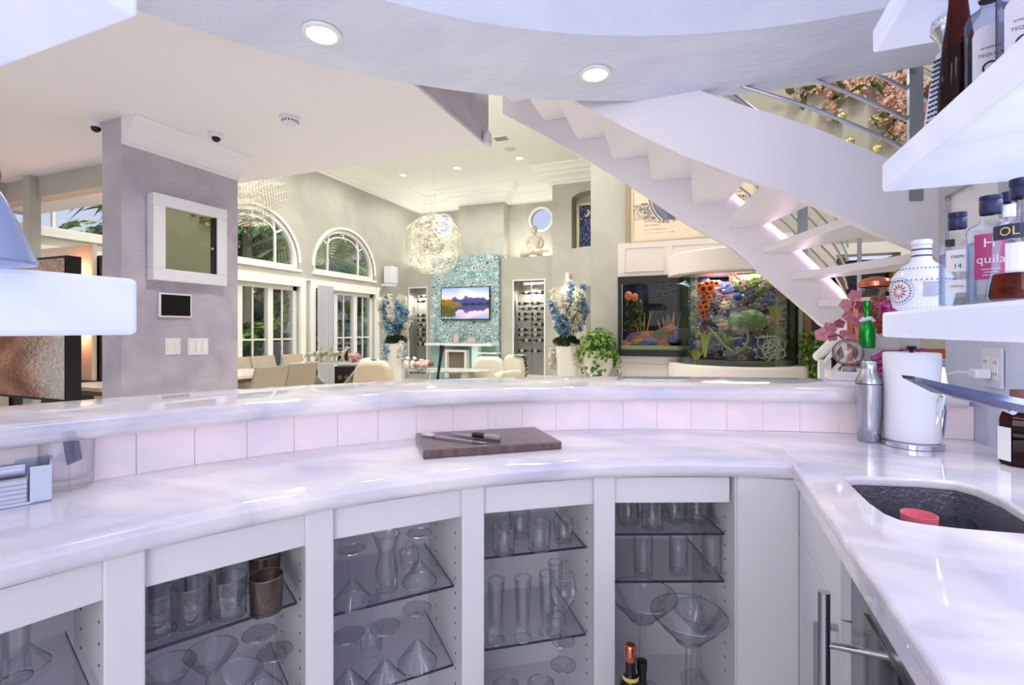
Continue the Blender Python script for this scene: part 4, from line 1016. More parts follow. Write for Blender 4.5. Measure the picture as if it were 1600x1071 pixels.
t = thing('miniature_bottle', 'white labelled liquor bottle next to the copper capped one', 'bottle', q, face_cam(q))
obj('body', G().lathe([(0,.001),(.028,.001),(.030,.005),(.030,.13),(.024,.15),(.013,.165),(.012,.20)], 28), mat('dark_bottle'), t, smooth=True); obj('cap', G().lathe([(.013,.2),(.0145,.203),(.0145,.228),(0,.229)], 20), black, t, smooth=True)
obj('label', patch(.0305, -80, 80, .02, .11), paper, t)

# ================================================================== PILLAR ITEMS
XP = PX
def rect_x(x0, y0, x1, y1, X): a, b = at_x(x0, y0, X), at_x(x1, y1, X); return a, b
a, b = at_x(240, 300, XP+.07), at_x(355, 328, XP+.07); a2, b2 = at_x(240, 438, XP+.07), at_x(355, 446, XP+.07)
y0, y1, z0, z1 = a.y, b.y, (a2.z+b2.z)/2, (a.z+b.z)/2
t = thing('mirror_box', 'deep white framed mirror box hanging on the lilac pillar', 'mirror', (XP,(y0+y1)/2,(z0+z1)/2))
hy, hz = (y1-y0)/2, (z1-z0)/2; fw = .078
g = G().box(0,.07,-hy,hy,hz-fw,hz).box(0,.07,-hy,hy,-hz,-hz+fw).box(0,.07,-hy,-hy+fw,-hz+fw,hz-fw).box(0,.07,hy-fw,hy,-hz+fw,hz-fw); obj('frame', g, white, t, bevel=.004)
obj('mirror_glass', G().box(.03,.036,-hy+fw,hy-fw,-hz+fw,hz-fw), mat('mirror', (200,206,180), .02, 1), t)
obj('inner_edge', G().box(.034,.06,hy-fw-.012,hy-fw,-hz+fw,hz-fw), black, t)
obj('knob', G().ball((.045,hy-fw-.02,-.02), .008, 10, 8), white, t, smooth=True)
a, b = at_x(249, 457, XP+.02), at_x(300, 497, XP+.02)
t = thing('wall_tablet', 'black control tablet with white rim on the lilac pillar', 'tablet', (XP,(a.y+b.y)/2,(a.z+b.z)/2)); hy, hz = (b.y-a.y)/2, (a.z-b.z)/2
obj('bezel', G().box(0,.02,-hy,hy,-hz,hz), white, t, bevel=.006); obj('screen', G().box(.0203,.0215,-hy+.012,hy-.012,-hz+.012,hz-.012), mat('screen_black', (18,18,20), .06), t)
for i, (xa, xb, n_) in enumerate(((259,283,2),(294,326,3))):
    a, b = at_x(xa, 529, XP+.01), at_x(xb, 554, XP+.01); t = thing('switch_plate', ['narrow two-gang white switch plate','wider three-gang white switch plate'][i]+' low on the pillar', 'switch', (XP,(a.y+b.y)/2,(a.z+b.z)/2)); hy, hz = (b.y-a.y)/2, (a.z-b.z)/2
    obj('plate', G().box(0,.006,-hy,hy,-hz,hz), white, t, bevel=.002)
    for k in range(n_):
        for j in range(4 if i == 0 else 1):
            c = -hy+2*hy*(k+.5)/n_; zz = -hz*.62+hz*1.24*(j+.5)/(4 if i == 0 else 1); hh = hz*.12 if i == 0 else hz*.55
            obj('button', G().box(.0062,.0095,c-hy/n_*.55,c+hy/n_*.55,zz-hh,zz+hh), trimw, t, bevel=.0008)
# ceiling cameras, smoke detector, siren
for lb, px, py in (('white dome security camera on the ceiling by the pillar crown', 338, 209), ('white dome security camera left of the pillar', 151, 193)):
    c = at_z(px, py, LOWZ); t = thing('security_camera', lb, 'camera', (c.x,c.y,LOWZ))
    obj('base', G().lathe([(.052,0),(.052,-.014),(.045,-.026),(.034,-.034),(0,-.035)], 28), white, t, smooth=True)
    obj('dome', G().ball((.008,-.008,-.034), .028, 18, 12), mat('lens_black', (20,20,22), .08), t, smooth=True)
c = at_z(453, 184, LOWZ); t = thing('smoke_detector', 'round white smoke detector on the low ceiling', 'detector', (c.x,c.y,LOWZ))
obj('body', G().lathe([(.062,0),(.062,-.016),(.048,-.020),(.046,-.036),(.036,-.045),(0,-.046)], 32), white, t, smooth=True)
for k in range(14): a = 2*pi*k/14; obj('vent_slot', OBB((.047*cos(a),.047*sin(a),-.027), (-sin(a)*.006,cos(a)*.006,0), (cos(a)*.0015,sin(a)*.0015,0), (0,0,.005)), mat('slot_grey', (120,116,120), .6), t)
c = at_x(768, 218, -1.40)
t = thing('wall_sensor', 'small white sensor on the corner of the raised wall', 'sensor', (-1.449,3.1,c.z)); obj('body', G().box(0,.05,0,.07,-.05,.05), white, t, bevel=.015)
# ================================================================== LIVING ROOM
def lerp3(a, b, t): t = max(0, min(1, t)); return tuple(a[i]+(b[i]-a[i])*t for i in range(3))
rn = random.Random(3)
# agate clad fireplace
FZ = at_y(725, 401.5, 10.6).z
t = thing('fireplace', 'tall chimney breast clad in blue agate slices with white mantel', 'fireplace', (0,0,0))
obj('core', G().box(FPX0, FPX1, 10.61, 11.04, 0, FZ), mat('agate_grout', (150,186,190), .5), t)
pal = [(62,116,128),(98,150,158),(134,176,180),(76,132,138),(164,194,192),(112,140,154),(150,158,156)]
def agates(face, u0, u1, z0, z1, n, seed):
    g = G(); r_ = random.Random(seed); step = .088
    nz = int((z1-z0)/step); nu = max(1, int((u1-u0)/step))
    for j in range(nz+1):
        for i in range(nu+1):
            u = u0+(i+.5*(j%2))*(u1-u0)/nu+r_.uniform(-.03,.03); z = z0+j*(z1-z0)/nz+r_.uniform(-.03,.03)
            rad = r_.uniform(.035,.082); u = min(max(u, u0+rad*.6), u1-rad*.6); z = min(max(z, z0+rad*.6), z1-rad*.6)
            d = r_.uniform(.002,.014); c0 = r_.choice(pal); c1 = lerp3(c0,(226,240,238),r_.uniform(.35,.8)); c2 = lerp3((240,246,242), c0, r_.uniform(0,.35)); ph = r_.random()*6
            rings = r_.choice(([(1.0,lerp3(c0,(24,70,84),.6)),(.86,c1),(.60,c0),(.34,c2)],[(1.0,c1),(.8,lerp3(c0,(24,70,84),.4)),(.62,c2),(.3,c0)],[(1.0,lerp3(c0,(70,84,92),.5)),(.88,c2),(.7,c1),(.4,lerp3(c0,(40,90,100),.4))]))
            m = 9; vs = []; jit = [r_.uniform(.72,1.2) for _ in range(m)]
            for q, _ in rings:
                for k in range(m):
                    a = ph+2*pi*k/m; x = u+rad*q*jit[k]*cos(a); y = z+rad*q*jit[k]*sin(a)
                    vs.append(face(x, y, d))
            vs.append(face(u, z, d)); fs = []; cs = []
            for q in range(3):
                for k in range(m): fs.append((q*m+k, q*m+(k+1)%m, (q+1)*m+(k+1)%m, (q+1)*m+k)); cs.append(rings[q][1])
            for k in range(m): fs.append((3*m+k, 3*m+(k+1)%m, 4*m)); cs.append(rings[3][1])
            g.add(vs, fs, cs)
    return g
agm = vmat('agate', .15)
obj('agate_slices', agates(lambda u, z, d: (u, 10.605-d, z), FPX0, FPX1, .9, FZ, 0, 1), agm, t, kind='stuff')
obj('agate_slices', agates(lambda u, z, d: (FPX1+.003+d, u, z), 10.61, 11.04, .9, FZ, 0, 2), agm, t, kind='stuff')
mz = at_y(720, 539, 10.3).z
obj('mantel', G().box(FPX0, at_y(768,540,10.3).x, 10.3, 10.59, mz-.03, mz+.03), trimw, t)
ix0, ix1 = at_y(696, 570, 10.4).x, at_y(729, 570, 10.4).x; iz = at_y(712, 547, 10.4).z
fb = obj('firebox_frame', G().box(ix0, ix0+.05, 10.38, 10.58, .1, iz).box(ix1-.05, ix1, 10.38, 10.58, .1, iz).box(ix0+.05, ix1-.05, 10.38, 10.58, iz-.05, iz), trimw, t)
obj('firebox', G().box(ix0+.05, ix1-.05, 10.50, 10.58, .1, iz-.05), mat('firebox_grey', (120,112,96), .3), t)  # plain warm grey interior
for k in range(3): obj('firebox_bar', G().box(ix0+.1, ix1-.1, 10.44, 10.46, .78+.09*k, .795+.09*k), mat('steel2', (180,176,166), .3, .8), fb)
sx0 = at_y(737, 560, 10.4).x; sx1 = at_y(747, 560, 10.4).x
obj('side_pillar', G().box(sx0, sx1, 10.4, 10.58, .1, mz-.031), mat('mint_glass', (196,222,210), .15, emit=(200,226,214), es=.25), t)
obj('side_shelf', G().box(sx1, at_y(776,552,10.3).x, 10.3, 10.58, at_y(760,552,10.3).z-.02, at_y(760,552,10.3).z+.01), trimw, t)
for i, px in enumerate((712, 736)):
    c = at_y(px, 530, 10.42); f_ = thing('photo_frame', ['left small silver photo frame on the mantel','right small silver photo frame on the mantel'][i], 'frame', (c.x, 10.42, mz+.0305))
    w, h = (.09,.26) if i == 0 else (.12,.17)
    obj('frame', G().box(-w,-w+.02,0,.02,0,h).box(w-.02,w,0,.02,0,h).box(-w+.02,w-.02,0,.02,0,.02).box(-w+.02,w-.02,0,.02,h-.02,h), mat('silver', (206,210,212), .2, .8), f_)
    obj('photo', G().box(-w+.02,w-.02,.008,.012,.02,h-.02), mat('photo_print', (206,190,186), .4), f_)
# television with mountain lake picture
a, b = at_y(690, 452, 10.52), at_y(764, 499, 10.52); a2 = at_y(764, 447.5, 10.52); b2 = at_y(690, 498, 10.52)
x0, x1, z0, z1 = a.x, a2.x, (b.z+b2.z)/2, (a.z+a2.z)/2
t = thing('television', 'wall television showing a mountain lake at sunset', 'television', (x0, 10.52, z0)); w, h = x1-x0, z1-z0
def tvf(u, v):
    r = rn.random()
    def ridge(x):
        base = .60+.05*sin(x*9)+.025*sin(x*23+1)+.015*sin(x*51)
        return base+.16*math.exp(-((x-.52)/.10)**2)+.09*math.exp(-((x-.70)/.08)**2)+.06*math.exp(-((x-.3)/.07)**2)+.02*abs(sin(x*60))*math.exp(-((x-.52)/.12)**2)
    H = .46
    def scene(x, y):
        if y > ridge(x): 
            s = lerp3((236,190,180), (104,142,206), (y-.6)/.42); return lerp3(s, (250,206,196), max(0, sin(x*5+y*9-2.2))*.7*max(0,min(1,(x-.3)*3))+.05*r)
        if y > .50+.02*sin(x*40)+(.22*max(0,(.42-x)/.42)): return lerp3((52,58,110), (196,128,140), max(0,(y-.60)*5)*(.6+.4*sin(x*90+y*30)))
        if x < .42 and y > .47: return lerp3((150,104,30),(84,70,24), r)
        return (24,32,38)
    if v > H: return scene(u, v)
    if u < .30 and v < H-.02-.9*max(0,u-.02)*.6+.05*r and v > .1*r: return lerp3((34,52,22), (110,100,40), r*.8)
    if u < .45 and v > H-.13+.2*u: return lerp3((70,80,30),(120,96,44), r)
    c = scene(u, 2*H-v+.0); return lerp3(c, (70,70,120), .22)
obj('bezel', G().box(-.02,w+.02,0,.05,-.02,h+.02), black, t)
obj('screen', G().grid((0,-.002,0),(w,0,0),(0,0,h),96,54,tvf), vmat('tv_screen', .3, emit=.9), t)
# prints
def frame4(g, x0, x1, z0, z1, y, w, d):
    return g.box(x0,x1,y-d,y,z0,z0+w).box(x0,x1,y-d,y,z1-w,z1).box(x0,x0+w,y-d,y,z0+w,z1-w).box(x1-w,x1,y-d,y,z0+w,z1-w)
na, nb_ = at_y(901, 388, 10.5), at_y(955, 313, 10.5)
goldf = mat('gilt_frame', (206,192,150), .35, .5, bump=.7, bscale=40)
t = thing('niche_picture', 'dark blue night print with crescent moon in pale gilt frame', 'picture', (0,0,0))
obj('frame', frame4(G(), na.x, nb_.x, nb.z+.01, nb_.z, 10.54, .06, .05), goldf, t)
def moonf(u, v):
    d1 = hypot(u-.25, (v-.82)*1.3); d2 = hypot(u-.18, (v-.84)*1.3); r = rn.random()
    if d1 < .12 and d2 > .105: return (226,220,196)
    if hypot(u-.75,(v-.45)) < .22*(.6+.6*r): return (196,202,216)
    return (34,42,92) if r > .16 else (140,150,186)
obj('print', G().grid((na.x+.06,10.515,nb.z+.07),(nb_.x-na.x-.12,0,0),(0,0,nb_.z-nb.z-.13),30,44,moonf), vmat('print_paper', .6), t)
pz0 = at_y(984, 385.5, 6.24).z; pxa = at_y(977.5, 380, 6.24).x; pxb = pxa+1.55; pz1 = pz0+1.25
t = thing('framed_print', 'large framed book page print with engraved dark arch, behind the stair', 'picture', (0,0,0))
obj('frame', frame4(G(), pxa, pxb, pz0, pz1, 6.299, .055, .05), mat('bronze_frame', (150,138,112), .35, .5, bump=.7, bscale=60), t)
obj('inner_frame', frame4(G(), pxa+.055, pxb-.055, pz0+.055, pz1-.055, 6.299, .035, .03), mat('cream_frame', (222,206,180), .4), t)
def puv(px, py): q = at_y(px, py, 6.285); return ((q.x-pxa-.09)/(pxb-pxa-.18), (q.z-pz0-.09)/(pz1-pz0-.18))
AC = puv(1076, 298); AB = puv(1040, 344)[1]; AR_ = abs(puv(1018, 298)[0]-AC[0])
def pagef(u, v):
    r = rn.random(); c = (226,212,188)
    W_, H_ = pxb-pxa-.18, pz1-pz0-.18
    d = hypot((u-AC[0])*W_, (v-AC[1])*H_)/(AR_*W_*1.02); fl = AB+.015*sin(u*16)
    if v > fl+.012:
        if d < 1: return lerp3((66,66,90),(128,126,146), max(0,min(1,.5+.5*sin(u*50+v*26)*r+.2*r)))
        if d < 1.10: return (214,206,190) if (d < 1.03 or d > 1.07) else (84,82,90)
        if d < 1.6 and v < fl+.2 and r < .75-(d-1.1): return (104,96,104)
    if fl-.02 < v < fl+.012 and .1 < u < .9 and r < .5: return (140,130,126)
    if .10 < u < .92 and (int(v*60)%3 == 0) and v > .06 and r < .7 and (d > 1.15): return (180,166,146)
    return c
obj('page', G().grid((pxa+.09,6.285,pz0+.09),(pxb-pxa-.18,0,0),(0,0,pz1-pz0-.18),190,130,pagef), vmat('print_paper', .6), t)
# cornice lights / vent / speaker grille
c = at_z(783, 216, HIZ-.002); t = thing('ceiling_vent', 'small grey slotted vent in the high ceiling', 'vent', (c.x,c.y,HIZ)); obj('frame', G().box(-.14,.14,-.1,.1,-.012,0), trimw, t)
for k in range(5): obj('slat', G().box(-.12,.12,-.08+.036*k,-.06+.036*k,-.016,-.0125), mat('slot_grey', (120,116,120), .6), t)
c = at_z(797, 233, HIZ); tag(obj('speaker_grille', G().lathe([(0,-.006),(.11,-.006),(.12,0)], 28).xf(Matrix.Translation((c.x,c.y,HIZ))), mat('grille_grey', (206,204,194), .7)), 'round pale speaker grille in the high ceiling', 'speaker')
c = at_y(887, 432, 10.12); t = thing('wall_light', 'small white wall lamp glowing over the right flowers', 'lamp', (c.x, 10.12, c.z))
obj('shade', G().lathe([(.05,-.07),(.05,.07)], 20, cap=(False,True)), trimw, t, smooth=True); obj('bulb', G().ball((0,0,-.06), .035, 10, 8), mat('lamp_glow', (255,246,228), .5, emit=(255,236,206), es=12), t); obj('bracket', G().box(-.02,.02,.05,.08,-.03,.03), trimw, t)
spot('wall_light_lamp', (c.x, 10.10, c.z-.1), 12, (1,.86,.66), 130, .04)
c = at_x(613, 430, -6.95); t = thing('wall_speaker', 'white box speaker on a bracket by the far corner', 'speaker', (-7.0, c.y, c.z)); obj('cabinet', G().box(-.1,.12,-.13,.13,-.20,.20), white, t, bevel=.01); obj('bracket', G().box(-.19,.10,-.1,.1,-.27,-.21), trimw, t)
# wire chandeliers
t = thing('globe_chandelier', 'large silver wire globe chandelier with tangled twigs', 'chandelier', (0,0,0))
cc = at_d(677, 383, 8.0); RS = .50; r_ = random.Random(4); g = G(); sil = mat('silver_wire', (196,190,172), .38, 1)
def rdir(r_):
    while True:
        v = Vector((r_.uniform(-1,1), r_.uniform(-1,1), r_.uniform(-1,1)))
        if .1 < v.length < 1: return v.normalized()
for k in range(1700):
    d = rdir(r_); tn = d.orthogonal().normalized(); q = d.cross(tn); a = r_.random()*6.28; e = tn*cos(a)+q*sin(a); c = cc+d*RS*r_.uniform(.86,1); L = r_.uniform(.025,.07)
    g.tube([c-e*L, c+e*L], .0026, 3)
obj('wire_shell', g, sil, t, kind='stuff'); g = G()
for k in range(160):
    d = rdir(r_); e = rdir(r_); c = cc+d*.16; g.tube([c-e*.05, c+e*.05], .003, 3)
obj('core', g, mat('dark_wire', (110,104,92), .2, 1), t, kind='stuff')
for dx in (-.03,.03): obj('cord', G().tube([(cc.x+dx,cc.y,cc.z+RS), (cc.x+dx,cc.y,HIZ-.02)], .0018, 4), mat('cord_grey', (170,164,150), .5), t)
obj('canopy', G().lathe([(0,-.03),(.09,-.03),(.10,0)], 24).xf(Matrix.Translation((cc.x,cc.y,HIZ))), chrome, t, smooth=True)
t = thing('cube_chandelier', 'silver cube lattice chandelier half behind the lilac pillar', 'chandelier', (0,0,0))
c0 = at_d(378, 293, 5.2); g = G(); n = 9; s_ = .085; Mx = Matrix.Rotation(.5,3,'Z') @ Matrix.Rotation(.35,3,'X')
def cv(i,j,k): return c0+Mx @ Vector(((i-n/2)*s_, (j-n/2)*s_, (k-n/2)*s_))
def ok(i,j,k): return hypot(hypot(i-n/2, j-n/2), k-n/2) < n*.60
for i in range(n+1):
    for j in range(n+1):
        for k in range(n+1):
            if not ok(i,j,k): continue
            for d in ((1,0,0),(0,1,0),(0,0,1)):
                e = (i+d[0], j+d[1], k+d[2])
                if max(e) <= n and ok(*e): g.tube([cv(i,j,k), cv(*e)], .0022, 3)
obj('lattice', g, sil, t, kind='stuff'); obj('cord', G().tube([(c0.x,c0.y,c0.z+.3),(c0.x,c0.y,HIZ)], .002, 4), MATS['cord_grey'], t)
# seated statue
sp = at_y(835, 399.5, 11.0); stone = mat('pale_stone', (206,198,178), .7, bump=.5, bscale=25)
def skin(name, verts, edges, rad, m, parent, sub=2):
    me = bpy.data.meshes.new(name); me.from_pydata(verts, edges, []); o = bpy.data.objects.new(name, me); COL.objects.link(o); o.parent = parent; me.materials.append(m)
    md = o.modifiers.new('skin', 'SKIN'); md.use_smooth_shade = True
    for i, r in enumerate(rad):
        r = r if isinstance(r, tuple) else (r, r); me.skin_vertices[0].data[i].radius = r
    me.skin_vertices[0].data[0].use_root = True
    s2 = o.modifiers.new('sub', 'SUBSURF'); s2.levels = s2.render_levels = sub; return o
t = thing('seated_statue', 'pale stone statue seated cross-legged on the ledge under the round window', 'statue', (sp.x, 11.0, LEDZ), .25)
V = [(0,0,.16),(0,0,.30),(0,0,.46),(0,0,.54),(0,-.01,.60),
     (.13,0,.47),(.20,-.02,.34),(.16,-.12,.24),(.05,-.20,.20),(-.13,0,.47),(-.20,-.02,.34),(-.16,-.12,.24),(-.05,-.20,.20),
     (.12,-.02,.12),(.32,-.12,.09),(.16,-.24,.08),(-.04,-.26,.08),(-.12,-.02,.12),(-.32,-.12,.09),(-.16,-.24,.07),(.04,-.28,.12)]
E_ = [(0,1),(1,2),(2,3),(3,4),(2,5),(5,6),(6,7),(7,8),(2,9),(9,10),(10,11),(11,12),(0,13),(13,14),(14,15),(15,16),(0,17),(17,18),(18,19),(19,20)]
rad = [(.16,.13),(.13,.10),(.15,.09),.045,.05,.07,.05,.042,.035,.07,.05,.042,.035,.09,.09,.075,.05,.09,.09,.075,.05]
obj_ = skin('body', V, E_, rad, stone, t)
g = G().ball((0,-.015,.655), .075, 16, 12, (.9,1,1.2)); g.ball((0,.0,.765), .03, 10, 8); g.ball((0,-.095,.645), .012, 8, 6, (.8,1,1.6))
for s_ in (-1,1): g.ball((s_*.070,-.01,.64), .018, 8, 6, (.5,.8,1.8)); g.ball((s_*.028,-.083,.668), .009, 8, 6, (1.4,.6,.5))
g.ball((0,-.086,.615), .012, 8, 6, (1.6,.6,.5)); obj('head', g, stone, t, smooth=True)
g = G()
for k in range(70): a = k*2.4; z = (k/70); th = z*1.4; g.ball((.07*cos(a)*cos(th)*1.0, -.005+.075*sin(a)*cos(th), .69+.07*sin(th)), .011, 6, 4)
obj('curled_hair', g, stone, t, kind='stuff', smooth=True)
obj('base', G().lathe([(0,0),(.34,0),(.34,.02),(0,.02)], 28, sy=.55, c=(0,-.06,0)), stone, t, smooth=True)
# wine racks
wb = None
def winerack(x0, x1, y, z0, z1, cols, label, gl_label, side):
    global wb
    t = thing('wine_rack', label, 'wine rack', (0,0,0))
    obj('door_frame', G().box(x0,x0+.03,y-.03,y,z0,z1).box(x1-.03,x1,y-.03,y,z0,z1).box(x0+.03,x1-.03,y-.03,y,z1-.03,z1), trimw, t)
    obj('door_glass', G().box(x0+.03,x1-.03,y-.018,y-.013,z0,z1-.03), gl, t)
    obj('handle', G().tube([(x0+.06,y-.06,1.0),(x0+.06,y-.06,1.6)], .012, 8), chrome, t)
    rows = int((z1-z0-.75)/.125); cw = .33
    xs = [x1-.06-cw*(k+1) for k in range(cols)]
    for xx in xs+[x1-.07]: obj('upright', G().tube([(xx,y+.13,z0),(xx,y+.13,z1-.03)], .008, 6), chrome, t)
    obj('top_lamp', G().lathe([(0,0),(.04,0)], 16).xf(Matrix.Translation(((x0+x1)/2, y+.1, z1-.004))), MATS['lamp_glow'], t)
    r9 = random.Random(cols)
    for r in range(rows):
        z = z0+.65+.125*r
        for xx in xs:
            if r9.random() < .16: continue
            ci = xs.index(xx); lab_ = 'dark wine bottle in row %s from the top, %sof the %s glass rack' % (['one','two','three','four','five','six','seven','eight','nine','ten','eleven','twelve','thirteen','fourteen','fifteen','sixteen'][rows-1-r], ('' if cols == 1 else ('right column ' if ci == 0 else 'left column ')), 'left' if cols == 1 else 'right')
            if wb is None:
                wb = thing('wine_bottle', lab_, 'bottle', (xx, y+.13, z), 0, 'wine bottles '+side)
                obj('glass', G().lathe([(0,.0),(.036,.004),(.038,.02),(.038,.18),(.016,.23),(.014,.29)], 12).xf(Matrix.Rotation(pi/2,4,'Y')), mat('wine_glass_dark', (26,34,24), .15), wb, smooth=True)
                obj('capsule', G().lathe([(.0155,.24),(.0155,.30),(0,.30)], 10).xf(Matrix.Rotation(pi/2,4,'Y')), mat('capsule', (120,110,90), .4), wb, smooth=True)
                obj('label', G().lathe([(.0388,.06),(.0388,.14)], 12).xf(Matrix.Rotation(pi/2,4,'Y')), mat('wine_label', (206,200,184), .6), wb)
            else:
                o = dup(wb, (xx+(.31 if r%3 == 2 else 0), y+.13, z), (pi if r%3 == 2 else 0), lab_, 'wine bottles '+side)
winerack(lr[0], lr[1], 10.82, .12, RZ, 1, 'lit glass wine rack left of the agate fireplace', 'dark wine bottle lying in the left glass rack', 'left of the fireplace')
winerack(RRX[0], RRX[1], 10.72, .12, RZ2, 2, 'lit glass wine rack right of the agate fireplace', 'dark wine bottle lying in the right glass rack', 'right of the fireplace')
for x, y, z in (((lr[0]+lr[1])/2, 10.9, RZ-.06), ((RRX[0]+RRX[1])/2, 10.85, RZ2-.06)): spot('rack_lamp', (x,y,z), 45, (1,.95,.85), 140, .03)
# flowers in planters
def petals(g, c, s, r_, col):
    for k in range(5):
        d = rdir(r_); e = d.orthogonal().normalized(); f = d.cross(e)
        g.add([c, c+d*s*.6+e*s*.45, c+d*s, c+d*s*.6-e*s*.45], [(0,1,2,3)], col)
def planter(label, px, yt, D, w, zt, sprays, seed):
    w *= .80
    p = at_d(px, yt, D); t = thing('flower_planter', label, 'flowers', (p.x,p.y,0), .35)
    obj('planter', G().lathe([(w*.36,0),(w*.40,.02),(w*.56,zt),(w*.50,zt),(w*.48,zt-.03),(0,zt-.03)], 32, sq=8), mat('planter_white', (236,234,226), .12), t)
    r_ = random.Random(seed); gb, gw, gs, gv = G(), G(), G(), G()
    for k in range(sprays):
        a = r_.random()*6.28; h = r_.uniform(.35,1.0) if k > 3 else -.35; out = r_.uniform(.10,.34)
        base = Vector((r_.uniform(-.08,.08), r_.uniform(-.08,.08), zt-.02)); tip = Vector((cos(a)*out, sin(a)*out, zt+h*.95))
        if h < 0: tip = Vector((cos(a)*.22, -abs(sin(a))*.28-.08, zt+h)); 
        mid = (base+tip)/2+Vector((cos(a)*.1, sin(a)*.1, .15 if h > 0 else .32))
        path = [base.lerp(mid, q/4).lerp(mid.lerp(tip, q/4), q/4) for q in range(5)]; gs.tube(path, .004, 4)
        blue = r_.random() < .42
        for q in range(34):
            f = r_.uniform(.35,1); c = base.lerp(mid, f).lerp(mid.lerp(tip, f), f)+rdir(r_)*.055*(1.2-f*.6)
            petals(gb if blue else gw, c, .048, r_, (r_.choice(((130,168,196),(156,190,212),(98,138,172))) if blue else r_.choice(((236,232,220),(220,214,200)))))
    for q in range(60):
        d = rdir(r_); c = Vector((0,0,zt+.04))+Vector((d.x,d.y,abs(d.z)*.5))*.16; petals(gv, c, .08, r_, r_.choice(((44,62,34),(60,84,44))))
    obj('stems', gs, mat('stem_brown', (120,88,56), .7), t, kind='stuff'); obj('blue_blossoms', gb, vmat('petal', .7), t, kind='stuff'); obj('white_blossoms', gw, vmat('petal', .7), t, kind='stuff'); obj('leaves', gv, vmat('petal', .7), t, kind='stuff')
planter('white tapered planter of blue and white flowers left of the fireplace', 618, 537, 9.3, .42, at_d(618,537,9.3).z, 34, 1)
planter('white tapered planter of blue and white flowers beside the green plant', 885, 541, 7.6, .40, at_d(885,541,7.6).z, 34, 2)
# trailing pothos in an urn
p = at_d(935, 548, 6.0); zt = p.z
t = thing('potted_pothos', 'bushy green trailing plant in a white urn by the aquarium wall', 'plant', (p.x,p.y,0))
obj('urn', G().lathe([(0,.0),(.13,0),(.13,.03),(.07,.08),(.06,zt-.42),(.10,zt-.36),(.17,zt-.2),(.19,zt-.02),(.21,zt),(.17,zt),(.16,zt-.05),(0,zt-.05)], 32), mat('urn_white', (228,222,208), .4), t, smooth=True)
r_ = random.Random(9); g = G()
leafc = [(70,120,40),(96,146,54),(52,94,32),(150,176,96),(120,164,70)]
def leaf(g, c, s, d, r_, col):
    e = d.orthogonal().normalized(); f = d.cross(e); a = r_.random()*6.28; e, f = e*cos(a)+f*sin(a), -e*sin(a)+f*cos(a)
    g.add([c, c+e*s*.35+f*s*.42, c+e*s*.8+f*s*.25, c+e*s*1.1-d*s*.2, c+e*s*.8-f*s*.25, c+e*s*.35-f*s*.42], [(0,1,2,3),(0,3,4,5)], col)
for k in range(620):
    d = rdir(r_); rr_ = r_.uniform(.5,1)
    if k < 380: c = Vector((0,0,zt+.10))+Vector((d.x*.24, d.y*.24, d.z*.20))*rr_
    else: a = r_.random()*6.28; q = r_.random(); c = Vector((cos(a)*(.22+.06*q), sin(a)*(.22+.06*q), zt+.05-q*.42*(.6+.4*sin(a*3))))
    leaf(g, c, r_.uniform(.04,.065), (c-Vector((0,0,zt))).normalized()+Vector((0,0,.3)), r_, r_.choice(leafc))
obj('foliage', g, vmat('leaf', .45), t, kind='stuff')
# ------------------------------------------------ furniture
taupe = mat('taupe_leather', (176,164,146), .45, bump=.1, bscale=80); cream = mat('cream_leather', (226,220,204), .45, bump=.1, bscale=60)
def dchair():
    t = thing('dining_chair', 'x', 'chair', (0,0,0))
    obj('seat', G().box(-.22,.22,-.22,.22,.42,.50), taupe, t, bevel=.03)
    g = G(); vs = []
    for i in range(7):
        z = .46+.45*i/6; y = .20+.10*(i/6)**1.5; w = .225-.012*(i/6)
        for x, yo in ((-w,0),(-w*.5,.02),(0,.028),(w*.5,.02),(w,0)): vs.append((x, y+yo, z))
    n = len(vs); vs += [(x, y+.035, z) for x, y, z in vs]
    fs = [(i*5+k, i*5+k+1, i*5+6+k, i*5+5+k) for i in range(6) for k in range(4)]; fs += [tuple(n+q for q in reversed(f)) for f in fs]
    rim = [k for k in range(5)]+[5*i+4 for i in range(1,7)]+[30+k for k in (3,2,1,0)]+[5*i for i in range(5,0,-1)]
    fs += [(rim[i], rim[(i+1)%len(rim)], n+rim[(i+1)%len(rim)], n+rim[i]) for i in range(len(rim))]
    obj('backrest', g.add(vs, fs), taupe, t, smooth=True)
    for x in (-.19,.19):
        for y in (-.19,.19): obj('leg', G().tube([(x,y,.42),(x*1.1,y*1.1,0)], [.014,.010], 8), chrome, t)
    return t
CH = dchair(); CH['label'] = 'taupe leather dining chair nearest the lilac pillar'; CH['group'] = 'dining chairs'
dirn = atan2(SY, CY)
c = at_z(418, 573, .91)
def place_d(px, py, z): 
    q = at_z(px, py, z); return q
ca = at_d(422, 573, 5.1)-Vector((.27,0,0)); cb = at_d(472, 568, 5.6)-Vector((.27,0,0))
sc_ = (EYE+(HZ-573)*5.1/F)/.91
CH.location = (ca.x, ca.y, 0); CH.rotation_euler = (0,0,-pi/2); CH.scale = (.95,.95,(EYE-58*5.1/F)/.91)
dup(CH, (cb.x, cb.y, 0), -pi/2, 'taupe leather dining chair right of the nearest one', 'dining chairs')
for px, py, D, lb in ((386,562,6.9,'far side dining chair next to the pillar edge'),(412,561,7.0,'pale far side dining chair behind the nearest taupe one'),(458,560,7.2,'pale far side dining chair behind the second taupe one')):
    q = at_x(px, py, -6.0); dup(CH, (q.x+.27,q.y,0), pi/2, lb, 'dining chairs')
t = thing('dining_table', 'long white dining table with dark bronze edge between the chairs', 'table', (0,0,0))
M_ = Matrix.Translation((-5.15,3.9,0)) @ Matrix.Rotation(pi/2,4,'Z')
